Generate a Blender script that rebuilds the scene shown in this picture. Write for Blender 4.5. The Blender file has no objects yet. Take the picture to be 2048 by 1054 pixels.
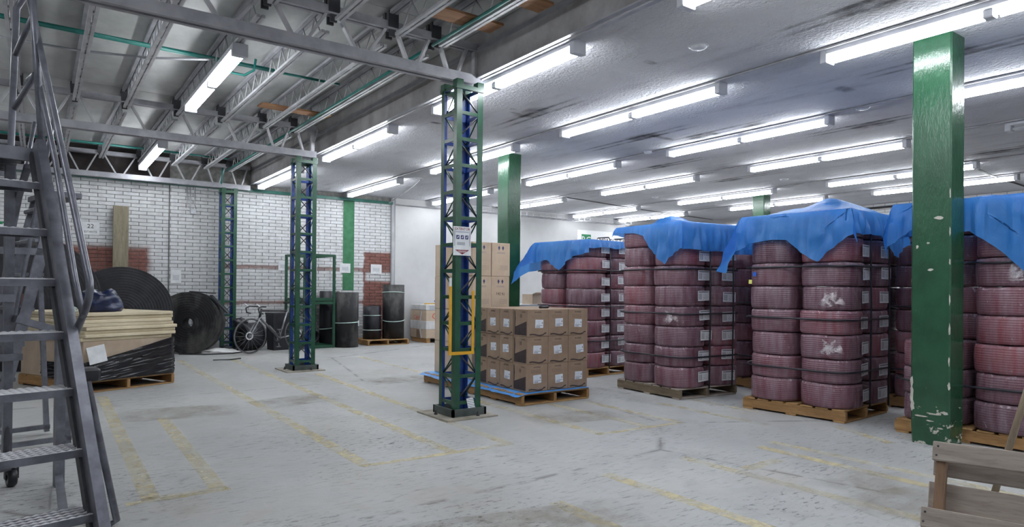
import bpy, math, random
from mathutils import Matrix, Vector, noise
random.seed(7)
SC = bpy.context.scene
COL = SC.collection
PI = math.pi
R = math.radians

# ------------------------------------------------------------------ camera
CAM_H = 1.25
YAW, PITCH, ROLL = .62284, .0053157, .0090102
cam = bpy.data.cameras.new('camera')
cam.sensor_width = 36
cam.lens = 1320.26 * 36 / 2048
cam.shift_y = 43.99 / 2048
cam.clip_start = .05
camo = bpy.data.objects.new('camera', cam)
COL.objects.link(camo)
fw = Vector((math.sin(YAW), math.cos(YAW), 0)); rt = Vector((math.cos(YAW), -math.sin(YAW), 0)); up = Vector((0, 0, 1))
fw, up = fw * math.cos(PITCH) + up * math.sin(PITCH), up * math.cos(PITCH) - fw * math.sin(PITCH)
rt, up = rt * math.cos(ROLL) + up * math.sin(ROLL), up * math.cos(ROLL) - rt * math.sin(ROLL)
m = Matrix((rt, up, -fw)).transposed().to_4x4()
m.translation = (0, 0, CAM_H)
camo.matrix_world = m
SC.camera = camo

# ------------------------------------------------------------------ world, exposure
w = bpy.data.worlds.new('world'); SC.world = w
w.use_nodes = True
w.node_tree.nodes['Background'].inputs[0].default_value = (.5, .55, .62, 1)
w.node_tree.nodes['Background'].inputs[1].default_value = .25
SC.view_settings.view_transform = 'Standard'
SC.view_settings.look = 'None'
SC.view_settings.gamma = 1
SC.view_settings.use_curve_mapping = False
SC.view_settings.exposure = 0.62
TUBE_POWER = 26.0

# ------------------------------------------------------------------ mesh helpers
class MB:
    def __init__(s):
        s.v = []; s.f = []; s.mi = []; s.sm = []; s.m = None
    def add(s, vs, fs, mi=0, sm=False):
        b = len(s.v)
        s.v += [tuple(s.m @ Vector(p)) if s.m else tuple(p) for p in vs]
        for k, f in enumerate(fs):
            s.f.append([b + i for i in f]); s.mi.append(mi[k] if isinstance(mi, (list, tuple)) else mi); s.sm.append(sm)
        return s
    def hexa(s, p, mi=0):   # 4 bottom ccw, 4 top ccw
        return s.add(p, [(3, 2, 1, 0), (4, 5, 6, 7), (0, 1, 5, 4), (1, 2, 6, 5), (2, 3, 7, 6), (3, 0, 4, 7)], mi)
    def bb(s, x0, y0, z0, x1, y1, z1, mi=0):   # faces: bottom, top, -y, +x, +y, -x
        return s.hexa([(x0, y0, z0), (x1, y0, z0), (x1, y1, z0), (x0, y1, z0), (x0, y0, z1), (x1, y0, z1), (x1, y1, z1), (x0, y1, z1)], mi)
    def cb(s, x, y, z, a, b, c, mi=0):
        return s.bb(x - a / 2, y - b / 2, z - c / 2, x + a / 2, y + b / 2, z + c / 2, mi)
    def rb(s, x0, y0, z0, x1, y1, z1, r=.01, mi=0):   # box with chamfered edges
        vs = []; 
        for z, i in ((z0, r), (z0 + r, 0), (z1 - r, 0), (z1, r)):
            for (x, y) in ((x0 + r + i * 0, y0 + i), (x1 - r, y0 + i), (x1 - i, y0 + r), (x1 - i, y1 - r), (x1 - r, y1 - i), (x0 + r, y1 - i), (x0 + i, y1 - r), (x0 + i, y0 + r)):
                vs.append((x, y, z))
        fs = [tuple(range(7, -1, -1)), tuple(range(24, 32))]
        for k in range(3):
            for i in range(8):
                j = (i + 1) % 8
                fs.append((k * 8 + i, k * 8 + j, k * 8 + 8 + j, k * 8 + 8 + i))
        return s.add(vs, fs, mi)
    def bar(s, p, q, wd, ht, upv=(0, 0, 1), mi=0):
        p = Vector(p); q = Vector(q); d = (q - p).normalized(); u = Vector(upv)
        x = d.cross(u)
        if x.length < 1e-4: x = d.cross(Vector((1, 0, 0)))
        x.normalize(); u = x.cross(d).normalized()
        x = x * wd / 2; u = u * ht / 2
        return s.hexa([p - x - u, p + x - u, q + x - u, q - x - u, p - x + u, p + x + u, q + x + u, q - x + u], mi)
    def tube(s, pts, r, n=8, closed=False, mi=0, flat=1.0, cap=True):
        P = [Vector(p) for p in pts]; N = len(P); rings = []
        ref = None
        for i in range(N):
            a = P[i - 1] if (i > 0 or closed) else P[i]
            b = P[(i + 1) % N] if (i < N - 1 or closed) else P[i]
            t = (b - a).normalized()
            if ref is None:
                ref = Vector((0, 0, 1)) if abs(t.z) < .9 else Vector((1, 0, 0))
            x = t.cross(ref)
            if x.length < 1e-5: x = t.cross(Vector((1, .3, 0)))
            x.normalize(); y = x.cross(t).normalized(); ref = y
            rr = r[i] if isinstance(r, (list, tuple)) else r
            rings.append([P[i] + x * math.cos(2 * PI * k / n) * rr + y * math.sin(2 * PI * k / n) * rr * flat for k in range(n)])
        vs = [v for g in rings for v in g]; fs = []
        for i in range(N if closed else N - 1):
            j = (i + 1) % N
            for k in range(n):
                l = (k + 1) % n
                fs.append((i * n + k, i * n + l, j * n + l, j * n + k))
        s.add(vs, fs, mi, n > 5)
        if cap and not closed:
            b = len(s.v) - N * n
            s.f.append([b + k for k in range(n - 1, -1, -1)]); s.mi.append(mi); s.sm.append(False)
            s.f.append([b + (N - 1) * n + k for k in range(n)]); s.mi.append(mi); s.sm.append(False)
        return s
    def lathe(s, prof, n=24, M=None, mi=0, sm=True, closed=False):
        vs = []; L = len(prof)
        for (r, z) in prof:
            for k in range(n):
                p = Vector((r * math.cos(2 * PI * k / n), r * math.sin(2 * PI * k / n), z))
                vs.append(M @ p if M else p)
        fs = []
        for i in range(L if closed else L - 1):
            j = (i + 1) % L
            for k in range(n):
                l = (k + 1) % n
                fs.append((i * n + k, i * n + l, j * n + l, j * n + k))
        s.add(vs, fs, mi, sm)
        return s
    def prism(s, poly, d, M=None, mi=0):   # poly in xy, extruded 0..d along z
        n = len(poly)
        vs = [Vector((x, y, 0)) for x, y in poly] + [Vector((x, y, d)) for x, y in poly]
        if M: vs = [M @ v for v in vs]
        fs = [tuple(range(n - 1, -1, -1)), tuple(range(n, 2 * n))] + [(i, (i + 1) % n, n + (i + 1) % n, n + i) for i in range(n)]
        return s.add(vs, fs, mi)
    def quad(s, a, b, c, d, mi=0):
        return s.add([a, b, c, d], [(0, 1, 2, 3)], mi)
    def mesh(s, name, mats):
        me = bpy.data.meshes.new(name)
        me.from_pydata(s.v, [], s.f)
        for mt in (mats if isinstance(mats, (list, tuple)) else [mats]): me.materials.append(mt)
        me.polygons.foreach_set('material_index', s.mi)
        me.polygons.foreach_set('use_smooth', s.sm)
        me.update()
        return me
    def build(s, name, mats, parent=None, loc=None, rz=0, **kw):
        return put(name, s.mesh(name, mats), parent, loc, rz, **kw)

def put(name, me, parent=None, loc=None, rz=0, label=None, cat=None, group=None, kind=None, rot=None):
    o = bpy.data.objects.new(name, me)
    COL.objects.link(o)
    if parent is not None: o.parent = parent
    if loc is not None: o.location = loc
    if rot is not None: o.rotation_euler = rot
    elif rz: o.rotation_euler = (0, 0, rz)
    if label: o['label'] = label
    if cat: o['category'] = cat
    if group: o['group'] = group
    if kind: o['kind'] = kind
    return o
def thing(name, label, cat, loc=(0, 0, 0), rz=0, group=None):
    return put(name, None, None, loc, rz, label, cat, group)
def frame(o, x, y):     # matrix with origin o, axes x, y
    x = Vector(x).normalized(); y = Vector(y); z = x.cross(y).normalized(); y = z.cross(x)
    M = Matrix((x, y, z)).transposed().to_4x4(); M.translation = o
    return M
_tx = {}
def text_mesh(t, size, mt, depth=.0006):
    k = (t, size, mt.name)
    if k not in _tx:
        c = bpy.data.curves.new('lettering', 'FONT'); c.body = t; c.size = size; c.extrude = depth
        c.align_x = 'CENTER'; c.align_y = 'CENTER'; c.resolution_u = 2
        o = bpy.data.objects.new('tmp', c); COL.objects.link(o)
        dg = bpy.context.evaluated_depsgraph_get()
        me = bpy.data.meshes.new_from_object(o.evaluated_get(dg))
        bpy.data.objects.remove(o); me.name = 'lettering'
        me.materials.clear(); me.materials.append(mt)
        _tx[k] = me
    return _tx[k]
def text(t, size, mt, parent, M, name='lettering'):
    o = put(name, text_mesh(t, size, mt), parent)
    o.matrix_local = M
    return o

# ------------------------------------------------------------------ materials
def srgb(c):
    if isinstance(c, str): c = [int(c[i:i + 2], 16) for i in (0, 2, 4)]
    return tuple(((x / 255) / 12.92 if x / 255 < .04045 else ((x / 255 + .055) / 1.055) ** 2.4) for x in c) + (1,)
class NT:
    def __init__(s, name):
        s.mat = bpy.data.materials.new(name); s.mat.use_nodes = True
        s.t = s.mat.node_tree; s.p = s.t.nodes['Principled BSDF']; s.out = s.t.nodes['Material Output']
        s.tc = s.n('ShaderNodeTexCoord'); s.co = s.tc.outputs['Object']
    def n(s, ty, **kw):
        o = s.t.nodes.new(ty)
        for k, v in kw.items(): setattr(o, k, v)
        return o
    def l(s, a, b): s.t.links.new(a, b)
    def setv(s, sock, v):
        if hasattr(v, 'is_output'): s.l(v, sock)
        else: sock.default_value = v
    def map(s, scale=(1, 1, 1), src=None, rot=(0, 0, 0), loc=(0, 0, 0)):
        o = s.n('ShaderNodeMapping'); o.inputs['Scale'].default_value = scale; o.inputs['Rotation'].default_value = rot; o.inputs['Location'].default_value = loc
        s.l(src or s.co, o.inputs['Vector']); return o.outputs[0]
    def noise(s, scale, detail=4, rough=.55, src=None, dist=0):
        o = s.n('ShaderNodeTexNoise'); o.inputs['Scale'].default_value = scale; o.inputs['Detail'].default_value = detail
        o.inputs['Roughness'].default_value = rough; o.inputs['Distortion'].default_value = dist
        s.l(src or s.co, o.inputs['Vector']); return o.outputs['Fac']
    def ramp(s, fac, stops):
        o = s.n('ShaderNodeValToRGB'); e = o.color_ramp.elements
        while len(e) < len(stops): e.new(.5)
        for k, (p, c) in enumerate(stops):
            e[k].position = p; e[k].color = c if isinstance(c, tuple) and len(c) == 4 else (c, c, c, 1)
        s.l(fac, o.inputs[0]); return o.outputs[0]
    def mix(s, f, a, b, mode='MIX'):
        o = s.n('ShaderNodeMix', data_type='RGBA', blend_type=mode)
        s.setv(o.inputs[0], f); s.setv(o.inputs[6], a); s.setv(o.inputs[7], b); return o.outputs[2]
    def math(s, op, a, b=0.0, c=0.0):
        o = s.n('ShaderNodeMath', operation=op)
        s.setv(o.inputs[0], a); s.setv(o.inputs[1], b); s.setv(o.inputs[2], c); return o.outputs[0]
    def sep(s, src):
        o = s.n('ShaderNodeSeparateXYZ'); s.l(src, o.inputs[0]); return o.outputs
    def bump(s, h, st=.3, d=.01):
        o = s.n('ShaderNodeBump'); o.inputs['Strength'].default_value = st; o.inputs['Distance'].default_value = d
        s.l(h, o.inputs['Height']); s.l(o.outputs[0], s.p.inputs['Normal']); return o.outputs[0]
    def rnd(s):
        return s.n('ShaderNodeObjectInfo').outputs['Random']
    def pos(s):
        return s.n('ShaderNodeNewGeometry').outputs['Position']
    def fin(s, col, rough=.6, metal=0, spec=None, alpha=None, coat=0):
        s.setv(s.p.inputs['Base Color'], col); s.setv(s.p.inputs['Roughness'], rough); s.setv(s.p.inputs['Metallic'], metal)
        if spec is not None: s.p.inputs['Specular IOR Level'].default_value = spec
        if alpha is not None: s.setv(s.p.inputs['Alpha'], alpha)
        if coat: s.p.inputs['Coat Weight'].default_value = coat
        return s.mat
def M_noise(name, a, b, scale=6, rough=.6, metal=0, stretch=(1, 1, 1), bump=0, rand=0, lo=.35, hi=.65, spec=None, bscale=None):
    t = NT(name); co = t.map(stretch)
    f = t.noise(scale, 5, .6, co)
    col = t.ramp(f, [(lo, srgb(a)), (hi, srgb(b))])
    if rand:
        col = t.mix(1, col, t.ramp(t.rnd(), [(0, 1 - rand), (1, 1.0)]), 'MULTIPLY')
    if bump: t.bump(t.noise(bscale or scale * 4, 4, .6, co), bump, .01)
    return t.fin(col, rough, metal, spec)

MT = {}
MT['steel'] = M_noise('steel_grey_paint', (150, 150, 157), (174, 174, 180), 5, .42, .2, bump=.05)
MT['steel_light'] = M_noise('steel_light_paint', (172, 172, 176), (198, 198, 202), 4, .45, .15)
MT['steel_dark'] = M_noise('steel_dark', (52, 52, 56), (75, 75, 80), 6, .5, .3)
MT['ladder'] = M_noise('ladder_steel', (90, 91, 100), (120, 121, 131), 9, .34, .35, bump=.04)
MT['deck'] = M_noise('roof_sheet', (176, 178, 178), (220, 221, 220), 1.6, .38, .12, (1, .6, 1), rand=.25)
MT['lgreen'] = M_noise('lattice_green', (23, 66, 49), (36, 84, 61), 7, .3, bump=.03)
MT['lblue'] = M_noise('lattice_blue', (28, 56, 128), (46, 84, 160), 7, .35)
MT['teal'] = M_noise('teal_pipe', (10, 106, 100), (26, 128, 118), 6, .4)
MT['pipegreen'] = M_noise('pipe_green', (38, 96, 86), (56, 116, 104), 6, .4)
MT['conduit'] = M_noise('conduit_grey', (150, 150, 156), (176, 176, 180), 6, .4, .4)
MT['cable'] = M_noise('cable_dark', (28, 28, 31), (48, 48, 52), 6, .5)
MT['white_enamel'] = M_noise('white_enamel', (180, 182, 190), (200, 202, 208), 5, .35)
MT['paper'] = M_noise('paper_white', (206, 208, 212), (226, 228, 230), 8, .7)
MT['red'] = M_noise('sign_red', (110, 18, 34), (138, 26, 44), 10, .5)
MT['ink'] = M_noise('ink_black', (24, 22, 26), (40, 36, 40), 10, .6)
MT['ink_blue'] = M_noise('ink_blue', (44, 48, 96), (66, 70, 120), 10, .6)
MT['ink_red'] = M_noise('ink_red', (196, 70, 52), (212, 90, 70), 10, .6)
MT['yellow'] = M_noise('yellow_paint', (204, 150, 24), (222, 172, 50), 8, .45)
MT['kraft'] = M_noise('kraft_board', (142, 119, 100), (160, 136, 115), 5, .75, rand=.12)
MT['kraft_light'] = M_noise('kraft_light', (182, 162, 142), (198, 179, 158), 4, .75, rand=.08)
MT['brown_ink'] = M_noise('brown_ink', (44, 34, 36), (62, 48, 48), 12, .6)
MT['fibre'] = M_noise('fibreboard', (200, 186, 158), (220, 208, 180), 3, .8, rand=.12, bump=.1)
MT['rubber'] = M_noise('black_rubber', (20, 20, 25), (42, 42, 50), 5, .36, bump=.1)
MT['rubber_dusty'] = M_noise('dusty_rubber', (18, 18, 22), (98, 96, 94), 3.2, .55, bump=.08, lo=.46, hi=.78, stretch=(1, 1, .6))
MT['blackwrap'] = M_noise('black_stretch_wrap', (10, 10, 15), (22, 22, 32), 6, .13, stretch=(1, 1, 6), bump=.25, bscale=9, spec=.6)
MT['navy'] = M_noise('navy_plastic', (12, 20, 46), (24, 40, 82), 7, .3, bump=.4)
MT['sheet_blue'] = M_noise('blue_sheet', (52, 128, 206), (86, 158, 226), 5, .4, bump=.2)
MT['clear'] = M_noise('hazy_film', (190, 190, 190), (212, 212, 212), 6, .3)
MT['whitewall'] = M_noise('white_wall_paint', (186, 187, 188), (200, 200, 201), 1.2, .8)
MT['chrome'] = M_noise('bike_metal', (120, 122, 126), (160, 162, 166), 8, .3, .7)
MT['tyre'] = M_noise('tyre_grey', (78, 78, 80), (104, 104, 106), 12, .7)
MT['fascia'] = M_noise('fascia_concrete', (136, 133, 132), (184, 182, 183), 1.6, .8, bump=.2)
MT['signgreen'] = M_noise('sign_green', (20, 112, 70), (40, 132, 88), 9, .5)
MT['strapw'] = M_noise('strap_pale', (170, 196, 188), (196, 216, 208), 9, .4)
MT['strapb'] = M_noise('strap_black', (18, 18, 28), (32, 32, 44), 9, .35)
MT['base_dark'] = M_noise('base_channel_paint', (56, 66, 64), (84, 92, 90), 6, .5)
MT['cloth'] = M_noise('pale_cloth', (150, 170, 160), (190, 204, 194), 9, .8, bump=.3)

def wood(name, a, b, ax=0, rand=.25, rough=.7):
    t = NT(name); sc = [9, 9, 9]; sc[ax] = .9
    f = t.noise(3, 5, .6, t.map(tuple(sc)), .6)
    f2 = t.noise(14, 3, .6, t.map(tuple(sc)))
    col = t.ramp(f, [(.3, srgb(a)), (.7, srgb(b))])
    col = t.mix(t.ramp(f2, [(.55, 0.0), (.75, .55)]), col, srgb([x * .55 for x in a]))
    if rand: col = t.mix(1, col, t.ramp(t.rnd(), [(0, 1 - rand), (1, 1.0)]), 'MULTIPLY')
    t.bump(f2, .25, .006)
    return t.fin(col, rough)
MT['palx'] = wood('pallet_wood_x', (150, 112, 70), (186, 148, 98), 0)
MT['paly'] = wood('pallet_wood_y', (146, 108, 66), (184, 142, 92), 1)
MT['oldx'] = wood('weathered_wood', (150, 138, 130), (184, 172, 162), 0, .15, .85)
MT['oldy'] = wood('weathered_wood_y', (104, 92, 76), (142, 126, 104), 1, .2, .85)
MT['plank'] = wood('grey_plank', (112, 104, 88), (138, 130, 110), 2, .1, .85)
MT['boardx'] = wood('loose_board', (136, 92, 60), (176, 132, 92), 0, .3)
MT['bearer'] = wood('bearer_wood', (116, 92, 74), (150, 120, 96), 1, .1, .85)
MT['handle'] = wood('pole_wood', (122, 106, 88), (152, 136, 116), 2, 0, .6)

def _floor():
    t = NT('floor_concrete'); c = t.co
    n1 = t.noise(.55, 6, .6, c); n2 = t.noise(3.5, 6, .65, c); n3 = t.noise(26, 4, .7, c)
    col = t.ramp(n1, [(.3, srgb((158, 159, 159))), (.55, srgb((172, 173, 173))), (.75, srgb((186, 186, 184)))])
    col = t.mix(t.ramp(n2, [(.36, .5), (.52, 0.0)]), col, srgb((148, 148, 148)))
    br = t.math('MULTIPLY', t.ramp(t.noise(.8, 5, .6, t.map((1, 1, 1), loc=(5, 3, 0))), [(.5, 0.0), (.68, .55)]), t.ramp(n2, [(.4, .2), (.7, 1.0)]))
    col = t.mix(br, col, srgb((150, 140, 126)))
    # fine grit that follows the trowel direction
    g = t.noise(9, 6, .75, t.map((.8, 3.4, 1), rot=(0, 0, R(-20))))
    patch = t.ramp(t.noise(.9, 3, .5, t.map((1, 1, 1), loc=(1.7, 8, 0))), [(.42, .2), (.60, 1.0)])
    grit = t.math('MULTIPLY', t.ramp(g, [(.54, 0.0), (.64, .85)]), patch)
    col = t.mix(grit, col, srgb((96, 94, 92)))
    sp = t.n('ShaderNodeTexVoronoi'); sp.inputs['Scale'].default_value = 2.4; sp.inputs['Randomness'].default_value = 1
    t.l(t.map((1, 1.8, 1)), sp.inputs['Vector'])
    spot = t.math('MULTIPLY', t.math('MULTIPLY', t.ramp(sp.outputs['Distance'], [(.02, .8), (.045, 0.0)]), t.ramp(n3, [(.42, 0.0), (.55, 1.0)])), patch)
    col = t.mix(spot, col, srgb((66, 62, 60)))
    ve = t.n('ShaderNodeTexVoronoi', feature='DISTANCE_TO_EDGE'); ve.inputs['Scale'].default_value = .22
    wv = t.mix(.06, c, t.n('ShaderNodeTexNoise').outputs['Color'])
    t.l(wv, ve.inputs['Vector'])
    crack = t.math('MULTIPLY', t.ramp(ve.outputs['Distance'], [(.0015, .75), (.005, 0.0)]), t.ramp(n2, [(.45, 0.0), (.55, 1.0)]))
    col = t.mix(crack, col, srgb((92, 88, 84)))
    t.bump(t.math('ADD', n3, t.math('MULTIPLY', g, .6)), .22, .01)
    return t.fin(col, t.ramp(n2, [(.3, .42), (.7, .68)]), 0, .4)
MT['floor'] = _floor()

def _ceil():
    t = NT('ceiling_plaster'); c = t.co
    n = t.noise(.7, 5, .6, c); n2 = t.noise(2.2, 5, .65, t.map((2.2, .5, 1)))
    col = t.ramp(n, [(.3, srgb((186, 186, 192))), (.7, srgb((208, 208, 213)))])
    col = t.mix(t.ramp(n2, [(.52, 0.0), (.75, .5)]), col, srgb((140, 140, 150)))
    t.bump(t.noise(30, 3, .65, c), .9, .03)
    return t.fin(col, .85, 0, .2)
MT['ceil'] = _ceil()

def _brick():
    t = NT('painted_brick'); p = t.sep(t.pos())
    nz = t.noise(4, 4, .6, t.pos())
    def box(x0, x1, z0, z1, s=.06):
        def ss(v, a, inv):
            o = t.n('ShaderNodeMapRange', interpolation_type='SMOOTHSTEP')
            o.inputs['From Min'].default_value = a - s; o.inputs['From Max'].default_value = a + s
            if inv: o.inputs['To Min'].default_value = 1; o.inputs['To Max'].default_value = 0
            t.l(v, o.inputs['Value']); return o.outputs[0]
        jx = t.math('MULTIPLY_ADD', nz, .16, t.math('SUBTRACT', p[0], .08)); jz = t.math('MULTIPLY_ADD', nz, .06, t.math('SUBTRACT', p[2], .03))
        return t.math('MULTIPLY', t.math('MULTIPLY', ss(jx, x0, 0), ss(jx, x1, 1)), t.math('MULTIPLY', ss(jz, z0, 0), ss(jz, z1, 1)))
    r1 = box(-.3, 1.72, .2, 1.98, .07)
    r2 = t.math('SUBTRACT', box(6.05, 6.9, .1, 2.07, .03), box(6.12, 6.75, 1.40, 1.60, .04))
    r3 = t.math('MULTIPLY', box(3.0, 6.1, 1.62, 1.70, .02), .75)
    r4 = t.math('MULTIPLY', box(3.0, 6.1, .88, .96, .02), .75)
    red = t.math('MINIMUM', t.math('ADD', t.math('ADD', r1, r2), t.math('ADD', r3, r4)), 1.0)
    white = t.ramp(t.noise(9, 4, .6, t.pos()), [(.3, srgb((192, 193, 196))), (.7, srgb((214, 215, 217)))])
    white = t.mix(1, white, t.ramp(t.rnd(), [(0, .95), (1, 1.0)]), 'MULTIPLY')
    redc = t.ramp(t.noise(14, 4, .6, t.pos()), [(.3, srgb((106, 66, 60))), (.7, srgb((140, 92, 82)))])
    col = t.mix(red, white, redc)
    dirt = t.ramp(t.noise(1.1, 5, .6, t.pos()), [(.55, 0.0), (.8, .35)])
    col = t.mix(dirt, col, srgb((150, 146, 142)))
    t.bump(t.noise(40, 3, .6, t.pos()), .15, .01)
    return t.fin(col, .7)
MT['brick'] = _brick()
MT['mortar'] = M_noise('mortar_dark', (112, 110, 108), (142, 140, 138), 12, .9)

def _brickwall_far():
    t = NT('far_painted_brick')
    b = t.n('ShaderNodeTexBrick'); b.inputs['Scale'].default_value = 1; b.inputs['Brick Width'].default_value = .27; b.inputs['Row Height'].default_value = .07
    b.inputs['Mortar Size'].default_value = .006; b.inputs['Color1'].default_value = srgb((204, 205, 208)); b.inputs['Color2'].default_value = srgb((214, 215, 217)); b.inputs['Mortar'].default_value = srgb((140, 138, 138))
    o = t.n('ShaderNodeCombineXYZ'); s = t.sep(t.pos()); t.l(s[1], o.inputs[0]); t.l(s[2], o.inputs[1]); t.l(o.outputs[0], b.inputs['Vector'])
    return t.fin(b.outputs['Color'], .75)
MT['farbrick'] = _brickwall_far()

def _greencol():
    t = NT('green_gloss_column'); c = t.co
    n = t.noise(30, 4, .7, t.map((1, 1, .35)))
    col = t.ramp(t.noise(3, 4, .6, c), [(.3, srgb((26, 68, 46))), (.7, srgb((40, 86, 60)))])
    z = t.sep(c)[2]
    low = t.n('ShaderNodeMapRange'); low.inputs['From Min'].default_value = .55; low.inputs['From Max'].default_value = .05; low.inputs['To Max'].default_value = .14
    t.l(z, low.inputs['Value'])
    chip = t.noise(7, 6, .7, t.map((1, 1, 1.5)))
    ch = t.ramp(t.math('ADD', chip, low.outputs[0]), [(.70, 0.0), (.715, 1.0)])
    col = t.mix(ch, col, srgb((188, 186, 176)))
    t.bump(n, .35, .012)
    return t.fin(col, .2, 0, .6)
MT['greencol'] = _greencol()

def _coil():
    t = NT('wrapped_hose'); c = t.co
    w = t.n('ShaderNodeTexWave', wave_type='BANDS', bands_direction='Z'); w.inputs['Scale'].default_value = 16; w.inputs['Distortion'].default_value = 1.2; w.inputs['Detail'].default_value = 2; w.inputs['Detail Scale'].default_value = .6
    t.l(c, w.inputs['Vector'])
    rv = t.n('ShaderNodeVectorMath', operation='ADD'); cm = t.n('ShaderNodeCombineXYZ')
    r = t.rnd(); t.l(t.math('MULTIPLY', r, 37.0), cm.inputs[0]); t.l(t.math('MULTIPLY', r, 11.0), cm.inputs[2]); t.l(c, rv.inputs[0]); t.l(cm.outputs[0], rv.inputs[1])
    base = t.ramp(r, [(0, srgb((90, 56, 68))), (.5, srgb((106, 62, 74))), (.85, srgb((128, 68, 78))), (1, srgb((144, 74, 80)))])
    col = t.mix(t.math('MULTIPLY', w.outputs['Fac'], .22), base, srgb((78, 40, 52)))
    st = t.noise(5, 5, .65, t.map((3.2, 3.2, .45), rv.outputs[0]))
    col = t.mix(t.ramp(st, [(.36, 0.0), (.68, .68)]), col, srgb((140, 122, 133)))
    cr = t.noise(16, 4, .7, t.map((1.2, 1.2, 1), rv.outputs[0]), 1.4)
    z = t.sep(c)[2]
    rim = t.n('ShaderNodeMapRange'); rim.inputs['From Min'].default_value = .195; rim.inputs['From Max'].default_value = .235; rim.inputs['To Max'].default_value = .14
    t.l(z, rim.inputs['Value'])
    col = t.mix(t.ramp(t.math('ADD', cr, rim.outputs[0]), [(.64, 0.0), (.76, .7)]), col, srgb((206, 194, 202)))
    t.bump(t.math('ADD', t.math('MULTIPLY', w.outputs['Fac'], .5), cr), .3, .012)
    return t.fin(col, t.ramp(st, [(.3, .5), (.7, .28)]), 0, .55)
MT['coil'] = _coil()

def _tarp():
    t = NT('blue_tarp'); c = t.co
    n = t.noise(2.5, 5, .6, c); n2 = t.noise(7, 5, .65, t.map((1, 1, .5)), 1.0)
    col = t.ramp(n, [(.3, srgb((52, 128, 212))), (.6, srgb((76, 150, 228))), (.8, srgb((110, 176, 238)))])
    b = t.bump(n2, .5, .03)
    t.fin(col, .32, 0, .5)
    tr = t.n('ShaderNodeBsdfTranslucent'); t.l(col, tr.inputs[0])
    mx = t.n('ShaderNodeMixShader'); mx.inputs[0].default_value = .4
    t.l(t.p.outputs[0], mx.inputs[1]); t.l(tr.outputs[0], mx.inputs[2])
    tp = t.n('ShaderNodeBsdfTransparent'); tp.inputs[0].default_value = (.55, .78, 1, 1)
    m2 = t.n('ShaderNodeMixShader'); m2.inputs[0].default_value = .1
    t.l(mx.outputs[0], m2.inputs[1]); t.l(tp.outputs[0], m2.inputs[2]); t.l(m2.outputs[0], t.out.inputs[0])
    return t.mat
MT['tarp'] = _tarp()

def _label():   # printed shipping label: text lines and a barcode in its lower left; local xy, unit -0.5..0.5
    t = NT('printed_label'); s = t.sep(t.tc.outputs['Generated'])
    x, y = s[0], s[1]
    def band(v, a, b): return t.math('MULTIPLY', t.math('GREATER_THAN', v, a), t.math('LESS_THAN', v, b))
    lines = t.math('MULTIPLY', t.math('LESS_THAN', t.math('FRACT', t.math('MULTIPLY', y, 9.0)), .42), band(x, .42, .93))
    lines = t.math('MULTIPLY', lines, t.math('MULTIPLY', band(y, .12, .74), t.math('GREATER_THAN', t.noise(9, 2, .5, t.map((3, 1.2, 1), t.tc.outputs['Generated'])), .5)))
    bars = t.math('MULTIPLY', t.math('LESS_THAN', t.math('FRACT', t.math('MULTIPLY', x, 17.0)), .55), t.math('MULTIPLY', band(x, .06, .36), band(y, .12, .74)))
    head = t.math('MULTIPLY', band(y, .82, .93), band(x, .06, .94))
    ink = t.math('MINIMUM', t.math('ADD', t.math('ADD', lines, bars), head), 1.0)
    return t.fin(t.mix(t.math('MULTIPLY', ink, .8), srgb((216, 217, 222)), srgb((40, 40, 50))), .5)
MT['label'] = _label()
def _label2():
    t = NT('carton_label'); s = t.sep(t.tc.outputs['Generated']); x, y = s[0], s[1]
    def band(v, a, b): return t.math('MULTIPLY', t.math('GREATER_THAN', v, a), t.math('LESS_THAN', v, b))
    nn = t.noise(10, 2, .5, t.map((3, 1.2, 1), t.tc.outputs['Generated']))
    lines = t.math('MULTIPLY', t.math('LESS_THAN', t.math('FRACT', t.math('MULTIPLY', y, 7.0)), .4), t.math('GREATER_THAN', nn, .52))
    l1 = t.math('MULTIPLY', t.math('MULTIPLY', lines, band(x, .08, .6)), .45)
    l2 = t.math('MULTIPLY', t.math('LESS_THAN', t.math('FRACT', t.math('MULTIPLY', x, 19.0)), .62), t.math('MULTIPLY', band(y, .24, .34), band(x, .1, .92)))
    l3 = t.math('MULTIPLY', band(y, .08, .17), t.math('MULTIPLY', band(x, .08, .6), t.math('GREATER_THAN', nn, .42)))
    l4 = t.math('MULTIPLY', band(x, .82, .92), band(y, .5, .72))
    ink = t.math('MINIMUM', t.math('ADD', t.math('ADD', l1, l2), t.math('ADD', l3, l4)), 1.0)
    return t.fin(t.mix(t.math('MULTIPLY', ink, .8), srgb((214, 219, 228)), srgb((48, 58, 82))), .5)
MT['label2'] = _label2()
def _finetext(name, bg, fgc, rows=8.0):
    t = NT(name); s = t.sep(t.tc.outputs['Generated']); x, y = s[0], s[1]
    nn = t.noise(14, 2, .5, t.map((3, 1, 1), t.tc.outputs['Generated']))
    ink = t.math('MULTIPLY', t.math('LESS_THAN', t.math('FRACT', t.math('MULTIPLY', y, rows)), .5), t.math('GREATER_THAN', nn, .47))
    return t.fin(t.mix(t.math('MULTIPLY', ink, .7), srgb(bg), srgb(fgc)), .7)
MT['fine_kraft'] = _finetext('fine_print_kraft', (150, 127, 107), (88, 70, 62), 6.0)
MT['fine_light'] = _finetext('fine_print_light', (190, 170, 150), (130, 112, 100), 5.0)
MT['fine_paper'] = _finetext('fine_print_paper', (214, 216, 220), (90, 100, 120), 7.0)

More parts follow.
